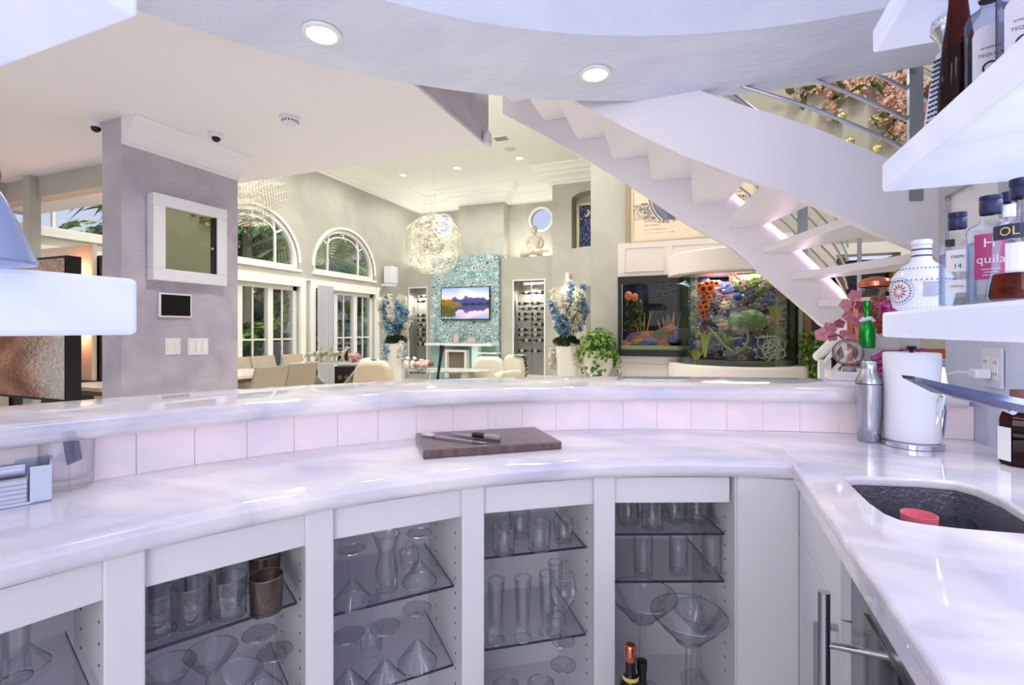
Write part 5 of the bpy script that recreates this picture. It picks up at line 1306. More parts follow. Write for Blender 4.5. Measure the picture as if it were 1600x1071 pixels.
obj('tabletop', G().box(-1.3,.75,-.45,.45,.735,.765).xf(M_), mat('table_white', (236,234,226), .12), t); obj('apron', G().box(-1.27,.72,-.43,.43,.69,.734).xf(M_), mat('bronze', (126,98,70), .35, .4), t)
for x in (-.9,.4): obj('leg', G().box(x-.2,x+.2,-.2,.2,0,.69).xf(M_), cream, t)
tag(obj('teal_box', G().box(-.09,.09,-.05,.05,.766,.83).xf(Matrix.Translation((-4.95, at_x(449,578,-4.95).y, 0))), mat('teal', (84,138,132), .4), bevel=.004), 'small teal box on the dining table between two chairs', 'box')
# console table
q = at_d(530, 566, 6.9); tz = q.z
t = thing('console_table', 'glass topped console table on mirrored crossed legs', 'table', (q.x,q.y,0), .30)
obj('glass_top', G().box(-.62,.62,-.2,.2,tz-.02,tz), mat('frosted_glass', (206,214,206), .08), t, bevel=.004)
for xo in (-.12,):
    for s_ in (-1,1): obj('leg', OBB((xo+s_*.16,0,(tz-.02)/2+.02), (s_*.30,0,(tz-.1)/2), (0,.12,0), (.035,0,-s_*.02*0+.02)), mat('mirror_leg', (206,196,176), .12, .6), t)
b = thing('patterned_ottoman', 'black ottoman with pale clover pattern under the console table', 'ottoman', (q.x-.02,q.y+.42,0), .30)
bh = tz-.08; obj('body', G().box(-.30,.30,-.15,.15,.02,bh), mat('ottoman_black', (46,40,36), .5), b, bevel=.015)
g = G()
for i in range(6):
    for j in range(5):
        x = -.26+.104*i+(.05 if j%2 else 0); z = .12+.15*j
        if abs(x) > .28 or z > bh-.04: continue
        for dx, dz in ((0,.022),(0,-.022),(.022,0),(-.022,0)): g.add([(x+dx+.012*cos(2*pi*k/8), -.1515, z+dz+.012*sin(2*pi*k/8)) for k in range(8)], [tuple(range(8))])
obj('clover_pattern', g, mat('pattern_pale', (206,192,166), .6), b)
silf = mat('silver_figure', (206,200,180), .25, .75)
def horse(label, px, D, sc=1, rz=0):
    q = at_d(px, 560, D); t = thing('horse_figurine', label, 'figurine', (q.x,q.y,tz+.001), rz, 'silver horse figurines')
    V = [(0,0,.115),(.05,0,.12),(-.06,0,.12),(.09,0,.155),(.115,0,.20),(.15,0,.195),(.05,.02,.06),(.07,.02,.012),(.05,-.02,.06),(.02,-.02,.012),(-.06,.02,.07),(-.08,.02,.012),(-.06,-.02,.07),(-.04,-.02,.012),(-.10,0,.12),(-.12,0,.06)]
    E2 = [(0,1),(0,2),(1,3),(3,4),(4,5),(1,6),(6,7),(1,8),(8,9),(2,10),(10,11),(2,12),(12,13),(2,14),(14,15)]
    skin('body', V, E2, [.032,.03,.032,.02,.014,.010,.011,.007,.011,.007,.014,.007,.014,.007,.008,.012], silf, t, 1)
    g = G()
    for k in range(6): g.ball((.09+.012*k*.6-.02, 0, .165+.011*k), .010, 6, 4)
    obj('mane', g, silf, t, smooth=True); obj('plinth', G().box(-.11,.11,-.035,.035,0,.012), silf, t, bevel=.003); t.scale = (sc,sc,sc)
horse('left silver horse figurine on the console table', 490, 6.8, 1.0, .5); horse('middle silver horse figurine on the console table', 508, 6.85, 1.0, .2); horse('right silver horse figurine on the console table', 530, 6.9, 1.05, .3)
q = at_d(553, 566, 6.9); t = thing('pink_bouquet', 'small pink and white bouquet at the right of the console table', 'flowers', (q.x,q.y,tz+.001)); g = G(); r_ = random.Random(8)
for k in range(60): petals(g, Vector((r_.uniform(-.07,.07), r_.uniform(-.05,.05), .02+r_.random()*.09)), .04, r_, r_.choice(((226,170,172),(240,226,220),(206,140,150))))
obj('blossoms', g, vmat('petal', .7), t, kind='stuff')
q = at_d(575, 566, 6.6)
t = thing('cushion', 'white cushion with black scroll pattern on the armchair back', 'cushion', (q.x+.03,q.y,q.z-.06), .3); obj('cover', G().ball((0,0,.05), .13, 18, 12, (1.2,.5,.55)), mat('cushion_white', (236,234,230), .8), t, smooth=True); g = G()
for k in range(7): g.tube([(.06+.022*cos(a)+.012*(k%3)*1.6, -.062-.002*k, .03+.013*k+.012*sin(a)) for a in [2*pi*j/8 for j in range(9)]], .0055, 5)
obj('scroll_pattern', g, black, t)
def armchair(name, label, px, py, D, w, h, rz, m=cream, group=None, throw=False):
    q = at_d(px, py, D); H = q.z; t = thing(name, label, 'armchair', (q.x,q.y,0), rz, group)
    obj('seat', G().box(-w*.42,w*.42,-.5,.0,.16,.44), m, t, bevel=.05)
    g = G(); vs = []; N_ = 9
    pts = [(-w*.5,.25),(-w*.52,H*.7),(-w*.44,H*.93),(-w*.26,H),(w*.26,H),(w*.44,H*.93),(w*.52,H*.7),(w*.5,.25)]
    g.slab([(x,.0,z) for x, z in pts], (0,.17,0)); obj('backrest', g, m, t, bevel=.05, smooth=True)
    pin_ = [(x*.72, z*.9 if z > .3 else z) for x, z in pts]; obj('back_panel', G().slab([(x,.172,z) for x, z in pin_], (0,.012,0)), m, t, bevel=.004)
    for s_ in (-1,1): obj('armrest', G().box(s_*w*.5-.07,s_*w*.5+.07,-.5,.0,.14,.58), m, t, bevel=.05)
    for s_ in (-1,1):
        for y in (-.42,.1): obj('leg', G().tube([(s_*w*.36,y,.16),(s_*w*.36,y,0)], .02, 8), chrome, t)
    if throw:
        g = G(); r2 = random.Random(2)
        g.grid((w*.12,-.03,H+.012), (w*.34,0,-.02), (0,.25,0), 10, 8, lambda u, v: (24,22,22) if (int(u*10)+int(v*8))%2 else (226,222,214))
        g.grid((w*.12,.215,H+.012), (w*.36,0,-.04), (0,0.01,-.48), 12, 18, lambda u, v: (24,22,22) if sin(u*22+v*9)*sin(v*31-u*6) > -.1 else (226,222,214))
        tag(obj('throw', g.xf(Matrix.Translation((q.x,q.y,0)) @ Matrix.Rotation(rz,4,'Z')), vmat('throw_cloth', .8)), 'black and white patterned throw over the right cream armchair', 'throw')
    return t
armchair('armchair', 'beige leather armchair back right of the console table', 580, 565, 6.0, .50, 0, .30, mat('beige_leather', (206,192,166), .45))
armchair('armchair', 'cream tub armchair in front of the fireplace', 762, 558, 8.3, .56, 0, .2)
armchair('armchair', 'cream tub armchair draped with the patterned throw', 798, 555, 8.6, .42, 0, -.35, throw=True)
# white low cabinets and coffee table
q = at_d(700, 578, 8.0)
t = thing('coffee_table', 'oval glass coffee table in front of the fireplace', 'table', (q.x,q.y,0), .2)
obj('glass_top', G().lathe([(0,q.z-.015),(.72,q.z-.015),(.73,q.z-.007),(.72,q.z),(0,q.z)], 48, sy=.55), mat('frosted_glass'), t, smooth=True); obj('rim', G().tube([(.735*cos(a),.735*.55*sin(a),q.z-.007) for a in [2*pi*k/48 for k in range(48)]], .007, 6, closed=True), chrome, t, smooth=True)
for k in range(3): a = 2*pi*k/3+.4; obj('leg', G().tube([(.45*cos(a),.25*sin(a),q.z-.016),(.5*cos(a),.28*sin(a),0)], .015, 8), chrome, t)
zt = q.z
q = at_d(659, 566, 7.9); t = thing('rose_bowl', 'pale pink roses bunched low on the glass coffee table', 'flowers', (q.x,q.y,zt+.001))
obj('bowl', G().lathe([(0,.0),(.06,0),(.12,.05),(.13,.07),(.12,.07),(.055,.01),(0,.01)], 24), gl, t, smooth=True)
r_ = random.Random(5)
for k, (dx, dy, dz, cm) in enumerate(((-.12,0,.09,0),(-.05,-.05,.10,0),(.02,.03,.11,0),(.03,-.06,.09,0),(.10,-.02,.10,0),(.17,.0,.10,1),(-.02,.02,.14,0),(.07,.04,.13,0))):
    g = G(); 
    for j in range(4): g.ball((dx,dy,dz), .052-.010*j, 9, 7, (1,1,.85+.12*j), .10, rnd=r_)
    obj('rose', g, mat('rose_pink', (222,182,170), .6) if not cm else mat('rose_rust', (128,76,54), .6), t)
q = at_d(640, 572, 7.98); t = thing('white_figurine', 'pair of white glass figurines left of the roses', 'figurine', (q.x,q.y,zt+.001)); g = G()
for dx in (-.07,.06): g.ball((dx,0,.09), .055, 12, 9, (1,.7,1.3)); g.ball((dx+.03,0,.19), .03, 10, 8); g.tube([(dx+.05,0,.19),(dx+.09,0,.18)], [.010,.002], 6)
obj('birds', g, mat('figurine_white', (240,238,232), .15), t, smooth=True)
q = at_d(684, 590, 7.2); q2 = at_d(690, 549, 7.2)
t = thing('standing_stick', 'slim black stick leaning upright before the fireplace', 'stick', (0,0,0)); lo = q-(q2-q)*1.5; obj('shaft', G().tube([(lo.x,lo.y,max(0.01,lo.z)), q, q2], [.014,.02,.026], 8), black, t, smooth=True); obj('tip', G().tube([q2, q2+(q2-q)*.22], [.036,.04], 10), black, t, smooth=True)
t = thing('sideboard', 'long low white sideboard across the living room', 'sideboard', (0,0,0)); a, b = at_d(790, 589, 8.9), at_d(925, 589, 8.0)
obj('top', G().slab([(a.x,a.y,.40),(b.x,b.y,.40),(b.x+.1,b.y+.35,.40),(a.x+.1,a.y+.35,.40)], (0,0,.035)), mat('table_white'), t)
obj('body', G().slab([(a.x+.03,a.y+.02,.05),(b.x-.03,b.y+.02,.05),(b.x+.05,b.y+.32,.05),(a.x+.12,a.y+.32,.05)], (0,0,.349)), cream, t)
# curtain beside the far window
g = G(); n = 28; vs = []
for i in range(n+1):
    y = 7.50+.42*i/n; x = XW+.10+.03*sin(i*1.6); vs += [(x,y,.02),(x,y,2.16)]
tag(obj('curtain', g.add(vs, [(2*i,2*i+2,2*i+3,2*i+1) for i in range(n)]), mat('sheer_grey', (196,196,200), .8), smooth=True), 'narrow pale grey curtain panel left of the far glazed door', 'curtain')
# ------------------------------------------------ far left: dark framed panel and lamp screen
a, b = at_y(-40, 412, 2.3), at_y(104, 399, 2.3); zb = at_y(104, 625, 2.3).z
t = thing('abstract_canvas', 'large black framed copper and silver abstract canvas at far left', 'picture', (0,0,0))
obj('frame', G().box(a.x,b.x,2.30,2.40,zb-.02,b.z), black, t)
def absf(u, v):
    n1 = sin(u*17+3*sin(v*9))*.5+sin(v*23+u*5)*.3+rn.uniform(-.5,.5)
    c = lerp3((104,70,58),(176,128,104), .5+.5*n1)
    f_ = .5+3.2*(u-.74)+.5*sin(v*11+u*7)*.4+rn.uniform(-.35,.35)
    if v < .72: c = lerp3(c, lerp3((172,168,162),(206,200,188), rn.random()), f_)
    if v > .75: c = lerp3((150,120,104),(196,168,150), rn.random())
    return c
obj('canvas', G().grid((a.x+.02,2.296,zb),(b.x-a.x-.04,0,0),(0,0,b.z-zb-.02),70,60,absf), vmat('canvas', .5), t)
q = at_y(144, 381, 2.9); q0 = at_y(-30, 395, 2.9)
t = thing('lamp_screen', 'tall beige screen glowing orange beside the dark framed canvas', 'screen', (0,0,0)); zb2 = at_y(144, 595, 2.9).z
obj('panel', G().box(q0.x,q.x,2.9,2.94,zb2,q.z), mat('screen_beige', (222,206,192), .6), t)
obj('support', G().box(q0.x,q.x+.07,2.95,3.05,0.3,at_y(150,400,2.95).z), black, t)
for py in (415, 525):
    s_ = at_y(121, py, 2.6); l = bpy.data.lights.new('screen_glow_lamp', 'POINT'); l.energy = 3.5; l.color = (1,.42,.2); l.shadow_soft_size = .05; o = bpy.data.objects.new('screen_glow_lamp', l); COL.objects.link(o); o.location = (at_y(112,py,2.8).x, 2.8, s_.z)

for nm, q, e in (('globe_lamp', cc, 3), ('cube_lamp', c0, 2)):
    l = bpy.data.lights.new(nm, 'POINT'); l.energy = e; l.color = (1,.95,.84); l.shadow_soft_size = .07; o = bpy.data.objects.new(nm, l); COL.objects.link(o); o.location = q
# ================================================================== AQUARIUMS
panelw = mat('panel_white', (222,214,208), .45)
ax0 = at_y(965.5, 400, 6.2).x; az1 = at_y(965.5, 381, 6.2).z
TX0 = ax0+.01; tz0, tz1 = at_y(968, 556, 6.18).z, at_y(968, 433.5, 6.18).z
t = thing('aquarium_cabinet', 'white panelled surround of the flat aquarium', 'cabinet', (0,0,0)); CX, CYY, CR = at_y(1149, 500, 6.26).x, 6.26, .645
g = G().box(ax0, CX+1.0, 6.2, 6.299, tz1, az1).box(ax0, CX-.5, 6.2, 6.299, 0, tz0); obj('body', g, panelw, t)
def rpanel(x0, x1, z0, z1):
    g = frame4(G(), x0, x1, z0, z1, 6.2, .012, .008); return obj('panel_moulding', g, panelw, t)
rpanel(ax0+.08, ax0+.56, tz1+.06, az1-.06); rpanel(ax0+.64, ax0+1.2, tz1+.06, az1-.06); rpanel(ax0+.1, ax0+.60, .2, tz0-.10); rpanel(ax0+.66, ax0+.9, .2, tz0-.10)
t = thing('flat_aquarium', 'black framed wall aquarium left of the cylinder tank', 'aquarium', (0,0,0)); x1 = CX-.45
obj('frame', G().box(TX0, x1, 6.12, 6.2, tz1-.09, tz1).box(TX0, x1, 6.12, 6.2, tz0, tz0+.08).box(TX0, TX0+.035, 6.13, 6.2, tz0+.08, tz1-.09), black, t)
obj('back_board', G().box(TX0+.035, x1, 6.285, 6.295, tz0+.08, tz1-.09), mat('tank_back', (10,10,20), .95, spec=.1), t)
obj('tank_glass', G().box(TX0+.035, x1, 6.135, 6.14, tz0+.08, tz1-.09), glass('tank_glass', (240,248,242), (180,208,190), gl=.02, ramp=.55), t)
obj('sand', G().box(TX0+.036, x1, 6.145, 6.28, tz0+.081, tz0+.13), mat('sand', (206,190,150), .9), t)
r_ = random.Random(21); zi = tz0+.13
cols = [(120,106,180),(84,100,190),(180,100,84),(136,84,136),(90,116,108),(156,126,180),(200,130,100)]
def rock(nm, c, s, sc, col, parent, jit=.22): 
    g = G().ball(c, s, 12, 9, sc, jit, rnd=r_); return obj(nm, g, mat('reef_%d_%d' % (col[0], col[1]), col, .8, bump=.8, bscale=45), parent, smooth=False)
for k in range(22):
    x = TX0+.08+(x1-TX0-.12)*r_.random(); rock('rock', (x, 6.215, zi+r_.random()**1.6*.32*(.5+.6*(x-TX0))), r_.uniform(.05,.10), (1.2,.4,.7), r_.choice(cols), t)
for k, px in enumerate((1004, 1050, 1040)):
    c = at_y(px, 520, 6.2); g = G()
    for j in range(4): a = -.7+.45*j; g.tube([(c.x,6.21,c.z-.1),(c.x+.08*a,6.21,c.z+.02),(c.x+.14*a+.02*sin(j*3),6.21,c.z+.16+.03*j)], [.010,.008,.004], 6)
    obj('branch_coral', g, mat('coral_gold', (196,146,60), .6) if k == 0 else mat('coral_tan', (190,130,90), .6), t, smooth=True)
g = G()
for k in range(140): c = Vector((TX0+.08+.22*r_.random(), 6.20+.06*r_.random(), zi+.18+.36*r_.random())); leaf(g, c, .05, rdir(r_), r_, r_.choice(((86,84,40),(120,110,50),(60,66,36))))
obj('seaweed', g, vmat('leaf', .45), t, kind='stuff')
g = G().ball((TX0+.12,6.21,tz1-.24), .05, 10, 8, (1,.4,1.2)).ball((TX0+.2,6.21,tz1-.26), .04, 10, 8, (1,.4,1.4)); obj('orange_anemone', g, mat('coral_orange', (220,104,44), .5), t, smooth=True)
l = bpy.data.lights.new('tank_lamp', 'AREA'); l.energy = 2.0; l.color = (.75,.8,1); l.shape = 'RECTANGLE'; l.size = x1-TX0-.1; l.size_y = .08; o = bpy.data.objects.new('tank_lamp', l); COL.objects.link(o); o.location = ((TX0+x1)/2, 6.21, tz1-.1)
# cylinder
cz0, cz1 = .885, 1.90
t = thing('cylinder_aquarium', 'half round glass aquarium with white canopy full of corals', 'aquarium', (0,0,0)); CC = (CX, CYY)
obj('base', G().arc(CC, [(0.01,0),(CR+.11,0),(CR+.11,cz0-.03),(CR+.09,cz0),(0.01,cz0)], 178, 362, 60), panelw, t, smooth=True)
obj('canopy', G().arc(CC, [(0.01,cz1),(CR+.10,cz1),(CR+.115,cz1+.01),(CR+.115,cz1+.235),(CR+.10,cz1+.25),(0.01,cz1+.25)], 178, 362, 60), panelw, t, smooth=True)
tg = glass('tank_glass')
obj('tank_glass', G().arc(CC, [(CR-.03,cz0),(CR,cz0),(CR,cz1),(CR-.03,cz1)], 180, 360, 60), tg, t, smooth=True)
obj('back_board', G().box(CX-CR,CX+CR,6.275,6.285,cz0,cz1), mat('tank_back', (10,10,20), .95, spec=.1), t)
obj('gravel', G().arc(CC, [(0.01,cz0+.001),(CR-.035,cz0+.001),(CR-.035,cz0+.05),(0.01,cz0+.06)], 180, 360, 40), mat('gravel', (120,104,110), .9, bump=.8, bscale=60), t)
def cyl(px, py, r): # point on radius r inside the tank under this pixel
    u = (px-800)/F; dx, dy = u*CY-SY, u*SY+CY
    A_ = dx*dx+dy*dy; B_ = -2*(dx*CC[0]+dy*CC[1]); C2 = CC[0]**2+CC[1]**2-r*r; q = B_*B_-4*A_*C2
    D = (-B_-sqrt(max(0,q)))/(2*A_); return at_d(px, py, D)
reef = [(170,126,156),(196,160,184),(124,104,146),(110,96,108),(190,138,140),(140,128,148),(150,158,120),(92,94,156),(204,170,156)]
for k in range(210):
    a = R(r_.uniform(184,356)); rad = r_.uniform(.22,.48); z = cz0+.06+r_.random()**.9*.90
    rock('reef_rock', (CX+rad*cos(a), CYY+rad*sin(a)*.86-.01, z), r_.uniform(.04,.095), (1.1,.6,.9), r_.choice(reef), t, .28)
om = mat('coral_orange', (220,104,44), .5); od = mat('coral_hole', (120,36,16), .7)
for k, (px, py, s_) in enumerate(((1093,448,11),(1104,444,9),(1112,443,8),(1119,444,8),(1099,452,10),(1109,452,11),(1106,461,8),(1108,465,8),(1100,463,7),(1100,474,10),(1095,481,11),(1103,480,10),(1098,490,9),(1093,486,9),(1099,496,7),(1089,455,7))):
    c = cyl(px, py, .52); r0 = s_*.5*5.3/F*1.25; n_ = Vector((-c.x,-c.y,.1)).normalized(); M_ = Matrix.Translation(c) @ n_.to_track_quat('Z','Y').to_matrix().to_4x4()
    q_ = obj('tube_coral', G().lathe([(r0*.7,-r0*2),(r0*.95,-r0*.3),(r0,0),(r0*.75,r0*.25),(r0*.5,0),(r0*.4,-r0*.6)], 14).xf(M_), om, t, smooth=True)
    obj('mouth', G().lathe([(0,-r0*.3),(r0*.45,-r0*.25)], 12).xf(M_), od, q_)
kelp = mat('kelp_green', (124,134,96), .6); kelp2 = mat('sponge_green', (118,138,114), .6)
def stalk(pts, rr0, m, nm='coral_branch'): obj(nm, G().tube([cyl(x, y, .55) for x, y in pts], rr0, 10), m, t, smooth=True)
stalk([(1147,552),(1132,540),(1118,524),(1108,513)], [.024,.022,.018,.012], kelp2); stalk([(1150,553),(1163,545),(1170,530),(1168,515)], [.024,.02,.018,.012], kelp)
stalk([(1136,535),(1130,520)], [.02,.012], kelp2); stalk([(1140,531),(1158,528)], [.015,.01], kelp2)
for x, y, s_, sc in ((1152,500,.075,(1.3,.5,1)),(1168,497,.08,(1.3,.5,1)),(1183,500,.085,(1.2,.5,1)),(1190,505,.06,(1,.5,1)),(1146,497,.05,(1,.5,1)),(1176,490,.05,(1.4,.5,.8))): 
    g = G().ball(cyl(x, y, .50), s_, 12, 8, sc, .12, rnd=r_); obj('mushroom_coral', g, kelp, t)
for nm, cx_, cy_2, w_, h_, m_ in (('sea_fan',1102,540,8,38,mat('fan_yellow', (170,162,90), .6)),('sea_fan',1088,556,14,18,mat('fan_gold', (170,150,60), .6)),('sea_fan',1212,492,14,30,mat('fan_gold', (170,150,60), .6))):
    g = G()
    for k in range(16):
        f = k/15-.5; b0 = cyl(cx_+f*2, cy_2+h_*.5, .56); b1 = cyl(cx_+f*w_+3*sin(k*2), cy_2-h_*.1, .56); b2 = cyl(cx_+f*w_*2+3*sin(k*3), cy_2-h_*.5+4*abs(f), .56); g.tube([b0,b1,b2], [.008,.007,.004], 5)
    obj(nm, g, m_, t, smooth=True, kind='stuff')
for nm_, cl_, n_ in (('cream_polyps', (226,206,196), 260), ('purple_polyps', (170,120,190), 260), ('rust_polyps', (176,96,70), 200)):
    g = G()
    for k in range(n_):
        a = R(r_.uniform(190,350)); rad = .40+.13*r_.random(); c = (CX+rad*cos(a), CYY+rad*sin(a)*.86, cz0+.06+r_.random()*.88); g.ball(c, r_.uniform(.008,.018), 5, 4, (1,1,.8), .2, rnd=r_)
    obj(nm_, g, mat('polyp_'+nm_, cl_, .6), t, kind='stuff')
g = G(); bc_ = cyl(1205, 546, .50)
for k in range(12):
    R0 = .03+.011*(k%6); ph = k*1.3; pts = []
    for j in range(18):
        a = ph+j*.42; rr0 = R0*(1+.25*sin(j*1.3+k)); pts.append(bc_+Vector((rr0*cos(a)*1.15+.035*sin(k*2.1), -.02-.004*k, rr0*sin(a)*1.35+.045*cos(k*1.7))))
    g.tube(pts, .0055, 5)
obj('brain_coral', g, mat('brain_coral', (214,200,190), .5), t, smooth=True, kind='stuff')
obj('pump_pipe', G().tube([cyl(1142,429,.4), cyl(1142,462,.4)], .018, 10), mat('pipe_orange', (170,84,50), .4), t, smooth=True)
g = G().ball(cyl(1152,464,.48), .045, 14, 10); obj('blue_sponge', g, mat('sponge_blue', (40,54,130), .7), t, smooth=True)
g = G()
for k in range(160): c = cyl(1190+r_.uniform(-40,22), 445+r_.uniform(-14,26), .5-.1*r_.random()); leaf(g, c, .05, rdir(r_), r_, r_.choice(((110,110,52),(140,140,80),(84,92,46),(150,110,110))))
obj('algae', g, vmat('leaf', .45), t, kind='stuff')
for a in (192, 199, 205, 336, 342, 349): p = Vector((CX+(CR-.05)*cos(R(a)), CYY+(CR-.05)*sin(R(a)))); obj('glass_tube', G().tube([(p.x,p.y,cz0+.05),(p.x,p.y,cz1)], .013, 8), glass('pale_green_pipe', (216,232,216), (150,180,160), gl=.5), t, smooth=True)
l = bpy.data.lights.new('tank_lamp', 'AREA'); l.energy = 14; l.color = (.95,.95,.9); l.shape = 'DISK'; l.size = .7; o = bpy.data.objects.new('tank_lamp', l); COL.objects.link(o); o.location = (CX, CYY-.33, cz1-.02)
# plant behind the tank
p = at_d(1240, 590, 6.3); t = thing('potted_shrub', 'green leafy shrub right of the cylinder tank', 'plant', (p.x,6.0,0)); obj('pot', G().lathe([(0,0),(.12,0),(.15,.5),(.13,.5),(0,.45)], 24), panelw, t, smooth=True); g = G()
for k in range(420): a = r_.random()*6.28; q = r_.random()**.5*.14; leaf(g, Vector((q*cos(a), q*sin(a), .52+r_.random()*.72)), .05, rdir(r_), r_, r_.choice(leafc))
obj('foliage', g, vmat('leaf', .45), t, kind='stuff')
# blossoms and glass balls on the stair wall
t = thing('wall_blossoms', 'peach blossom branches spread over the stair hall wall', 'decoration', (0,0,0)); r_ = random.Random(31)
bm_ = (248,216,204)
gbr, gl_ = G(), G()
for (px, py, n_, s_) in ((1258,142,9,10),(1250,150,5,8),(1283,137,6,8),(1310,136,20,16),(1340,128,22,20),(1372,120,12,12),(1305,158,14,13),(1300,176,10,10),(1395,150,34,24),(1400,170,26,20),(1385,160,16,14),(1395,205,14,13),(1412,200,10,10),(1450,140,22,16),(1452,170,16,12),(1375,187,8,8),(1410,125,14,12)):
    g = G()
    for k in range(n_*2): 
        q = at_y(px+r_.gauss(0,.45)*s_, py+r_.gauss(0,.45)*s_, 6.22+r_.random()*.06); petals(g, q, .06, r_, lerp3(bm_, (252,238,230), r_.random()))
    obj('blossom_cluster', g, vmat('petal', .7), t)
    for k in range(3): leaf(gl_, at_y(px+r_.uniform(-1,1)*s_, py+r_.uniform(-1,1)*s_, 6.2), .11, rdir(r_), r_, (84,96,48))
obj('leaves', gl_, vmat('leaf', .45), t, kind='stuff')
for pts in (((1250,150),(1300,135),(1350,128)),((1395,205),(1400,160),(1385,120)),((1300,176),(1306,150),(1330,130))): gbr.tube([at_y(x, y, 6.28) for x, y in pts], .012, 6)
obj('branch', gbr, mat('branch_brown', (104,80,56), .8), t, smooth=True)
for i, (px, py) in enumerate(((1315,182),(1327,221),(1370,233),(1374,187),(1339,147))):
    c = at_y(px, py, 6.22); tag(obj('glass_ball', G().ball(c, .052, 16, 12), mat('gold_glass', (226,214,150), .06, .8), smooth=True), ['golden glass ball left of the middle blossom spray','golden glass ball lowest left on the stair wall','golden glass ball lowest right on the stair wall','golden glass ball under the large peach blossom mass','golden glass ball highest on the stair wall'][i], 'ornament')
# ================================================================== GARDEN
struct('ground', G().box(-40, -7.4, -25, 40, -.2, -.02), mat('lawn', (96,120,62), .9, noise=((70,96,44), 3, (1,1,1), .2)), 'lawn and paving of the garden outside the windows')
r_ = random.Random(77)
def frond_mesh():
    g = G(); n = 22
    for i in range(n):
        f = i/n; x = .15+1.9*f; z = .55*sin(f*2.2)-.75*f*f
        L = .5*sin(.35+2.5*f)+.08
        for s_ in (-1,1):
            c = Vector((x,0,z)); tip = c+Vector((.28,s_*L,-.22-.2*f)); w = Vector((.032,0,.01)); g.add([c-w, c+w, c.lerp(tip,.6)+w*.8, tip], [(0,1,2,3)])
    return g
fm = [mat('palm_green', (130,158,92), .4)]
FR = None
def palm(label, x, y, h, s=1.0, n=15, lean=0, group='palms in the garden'):
    global FR
    t = thing('palm_tree', label, 'palm tree', (x,y,-.02), 0, group)
    obj('trunk', G().tube([(0,0,0),(lean*.4,0,h*.5),(lean,0,h)], [.14*s,.11*s,.10*s], 10), mat('palm_trunk', (176,164,140), .8, bump=.6, bscale=20), t, smooth=True)
    for k in range(n):
        if FR is None: FR = obj('frond', frond_mesh(), fm[0], t); o = FR
        else: o = FR.copy(); COL.objects.link(o); o.parent = t
        o.location = (lean,0,h-.05); o.scale = (s,s,s); o.rotation_euler = (0, r_.uniform(-.9,.45), 2*pi*k/n+r_.uniform(-.2,.2))
for i, (x, y, h, s, ln) in enumerate(((-10.2,5.6,3.6,1.0,.2),(-9.6,8.0,4.3,1.0,0),(-9.4,10.2,3.2,.9,.1),(-11.0,12.2,4.4,1.1,0),(-12.0,9.2,5.0,1.2,0),(-10.4,3.2,2.6,.8,0),(-9.4,11.4,2.2,.8,0),(-11.5,6.8,4.4,1.1,0),(-13,14,5,1.2,0),(-9.6,12.8,4.0,.9,0))):
    palm(['palm outside the window cut by the pillar','tall palm between the two arched windows','lower palm outside the far arched window','palm far out beyond the corner window','tallest palm back in the garden','small palm at the left blue sky window','shortest palm by the far glazed door','palm behind the window cut by the pillar','remote palm near the garden edge','palm beyond the far glazed door'][i], x, y, h, s, 15, ln)
t = thing('leaning_trunk', 'pale leaning palm trunk outside the far glazed door', 'tree trunk', (0,0,0)); a, b = at_x(553, 545, -9.0), at_x(602, 435, -9.0); obj('trunk', G().tube([a+(a-b)*.5, a, b, b+(b-a)*.4], .07, 12), mat('pale_trunk', (226,220,202), .7), t, smooth=True)
SHR = None
def shrub(label, x, y, s, h, seed, group='shrubs in the garden'):
    global SHR
    t = thing('garden_shrub', label, 'shrub', (x,y,-.02), seed, group)
    if SHR is None:
        g = G()
        for k in range(2600):
            d = rdir(r_); c = Vector((d.x, d.y, 1+d.z))*r_.uniform(.75,1)*.5; q = r_.random()
            leaf(g, c, r_.uniform(.05,.12), d, r_, r_.choice(((70,100,52),(100,130,62),(52,78,40),(140,166,90),(176,192,120),(84,112,66))))
        SHR = obj('foliage', g, vmat('leaf', .45), t, kind='stuff'); o = SHR
    else: o = SHR.copy(); COL.objects.link(o); o.parent = t
    o.scale = (s,s,h); obj('stem', G().tube([(0,0,0),(0,0,h*.4)], .05, 6), mat('palm_trunk'), t)
for i, (x, y, s, h) in enumerate(((-9.3,6.2,1.8,1.9),(-9.2,8.0,1.8,1.5),(-9.4,9.6,2.0,2.3),(-9.3,11.3,2.0,1.8),(-9.6,13.0,2.4,2.6),(-10.8,7.2,2.4,3.1),(-10.9,9.4,2.6,3.4),(-11.2,11.6,2.8,3.8),(-11.5,14.0,3,3.8),(-10.6,5.0,2.2,2.3),(-12.5,16.5,3.5,4.4),(-9.6,4.2,1.8,1.6),(-10.5,2.6,2,1.8),(-14,12,4,5),(-14,8,4,4.3))):
    shrub('dense leafy shrub %s' % ['just outside the pillar side door','between the two glazed doors','filling the far glazed door','at the right of the far glazed door','past the far corner of the house','second row behind the pillar side door','second row behind the far arched window','tall, behind the right part of the far window','deep in the garden at the far right','low, at the left edge of the pillar window','farthest out in the garden','in front of the left sky window','at the far left window bottom','huge, at the garden back seen over the far shrubs','huge, at the garden back behind the tallest palm'][i], x, y, s, h, i*.7)
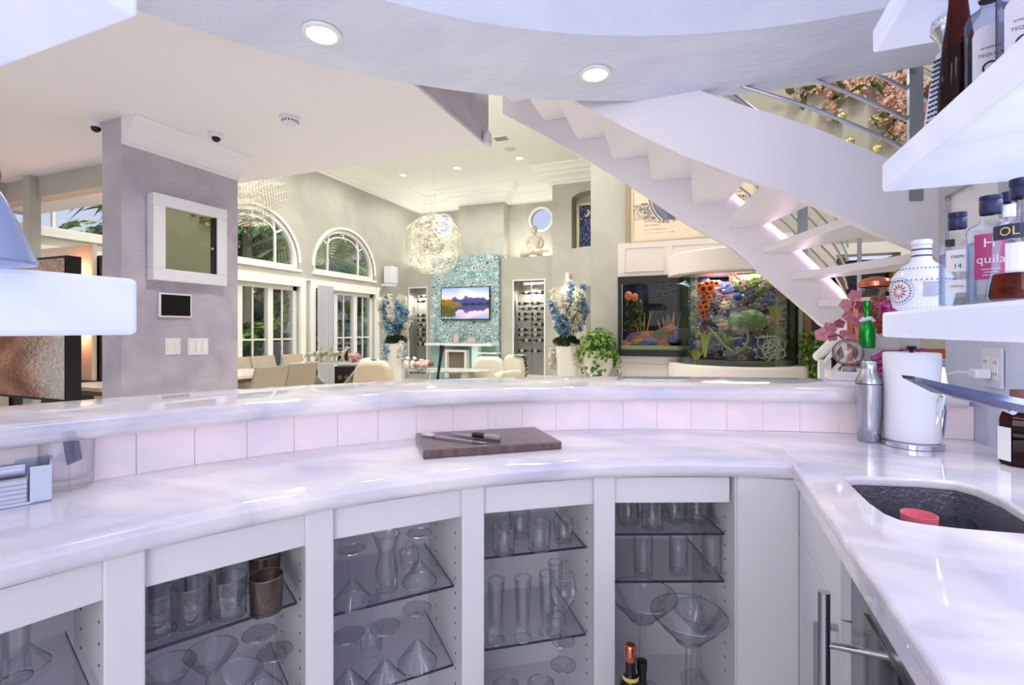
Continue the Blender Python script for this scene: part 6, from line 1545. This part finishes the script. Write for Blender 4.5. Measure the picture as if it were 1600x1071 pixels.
for i, (px, py) in enumerate(((435,548),(452,545))):
    q = at_x(px, py, -8.4); t = thing('garden_lantern', ['square grey garden planter outside the pillar side door','white peaked lantern outside the pillar side door'][i], 'planter' if i == 0 else 'lantern', (q.x, q.y, 0))
    if i == 0: obj('pot', G().box(-.22,.22,-.22,.22,0,1.0), mat('grey_planter', (170,172,184), .6), t, bevel=.01)
    else: obj('post', G().tube([(0,0,0),(0,0,1.0)], .03, 8), white, t); obj('lantern_body', G().lathe([(.07,1.0),(.09,1.2)], 6), gl, t); obj('roof', G().lathe([(.14,1.2),(.10,1.28),(.02,1.36),(0,1.36)], 16), white, t, smooth=True)
# ================================================================== LAMPS AND ADDED FILL LIGHTS
def downlight(label, p, r, group=None, e=0, col=(1,.95,.88), es=12, rim=1.3, size=120, q=None):
    t = thing('downlight', label, 'lamp', p, 0, group)
    obj('trim_ring', G().lathe([(r,-.001),(r*rim,-.003),(r*rim,-.012),(r*1.02,-.014),(r,-.006),(r,-.001)], 28), trimw, t, smooth=True)
    obj('lamp_disc', G().lathe([(0,-.003),(r*.99,-.003)], 28), mat('lamp_glow', (255,246,228), .5, emit=(255,244,224), es=es), t)
    if e: l = spot('lamp_light', (p[0],p[1],p[2]-.03), e, col, size, .05); l.parent = None
    return t
downlight('bright round recessed downlight in the soffit, upper left', at_z(503, 50, 2.42), .055, e=13)
downlight('bright round recessed downlight in the soffit, near the stair', at_z(930, 113, 2.42), .052, e=13)
for i, (x, y) in enumerate(((630,273),(714,262),(812,247),(735,318-14))):
    if i < 3: downlight(['small living room downlight, leftmost above the window wall', 'small living room downlight, middle one', 'small living room downlight, nearest the stair'][i], at_z(x, y, HIZ), .07, e=0)
for x in (-6.2,-4.6,-3.0,-1.9):
    for y in (4.3,6.2,8.1,10.0):
        spot('living_room_lamp', (x,y,HIZ-.05), 86, (1,.97,.92), 150, .12)
for x in (-.3, 1.6, 3.4):
    for y in (4.3, 5.6): spot('stair_hall_lamp', (x,y,HIZ-.05), 55, (1,.93,.82), 150, .12)
for x, y in ((-6.3,2.0),(-6.3,0),(-5,1.0),(-4.6,3.0),(-2.4,2.2),(-2.4,.4)): spot('dining_lamp', (x,y,LOWZ-.03), 34, (1,.95,.96), 150, .1)
for x, y in ((-.3,.1),(.1,-.9),(-.9,.6)): spot('bar_lamp', (x,y,2.76), 7, (1,.95,.88), 150, .15)

area('rear_fill_light', (0,-2.6,1.95), (R(66),0,0), 3.0, 1.5, 62, (1,.95,.90))  # added fill hanging behind the camera, brightens cabinets and stair; no real fixture
area('soffit_fill_light', (.65,.3,2.17), (pi,0,0), .2, 1.8, 3.5, (.94,.94,1))  # added uplight hidden on the shelf top to brighten the soffit
area('soffit_fill_light', (-1.15,-.2,1.90), (pi,0,0), .4, .9, 6, (.94,.94,1))  # matching added uplight above the left shelf

area('shelf_led', (.74,.6,1.25), (0,0,0), .12, 1.9, 4.5, (.96,.96,1))
area('shelf_led', (.76,.6,1.65), (0,0,0), .12, 1.9, 3.5, (.96,.96,1))

area('ledge_fill_light', ((XB+XN)/2,11.0,3.02), (pi,0,0), 1.0, .4, 18, (1,.98,.90))  # invented uplight on the ledge, brightens the high ceiling
area('ledge_fill_light', (-6.3,11.1,2.92), (pi,0,0), 1.4, .4, 22, (1,.98,.90))  # same added uplight over the left recess wall
area('gallery_fill_light', (-4.4,3.3,3.1), (R(150),0,0), 4.5, .2, 150, (1,.98,.92))  # unseen fill added above the low ceiling to lift the high ceiling
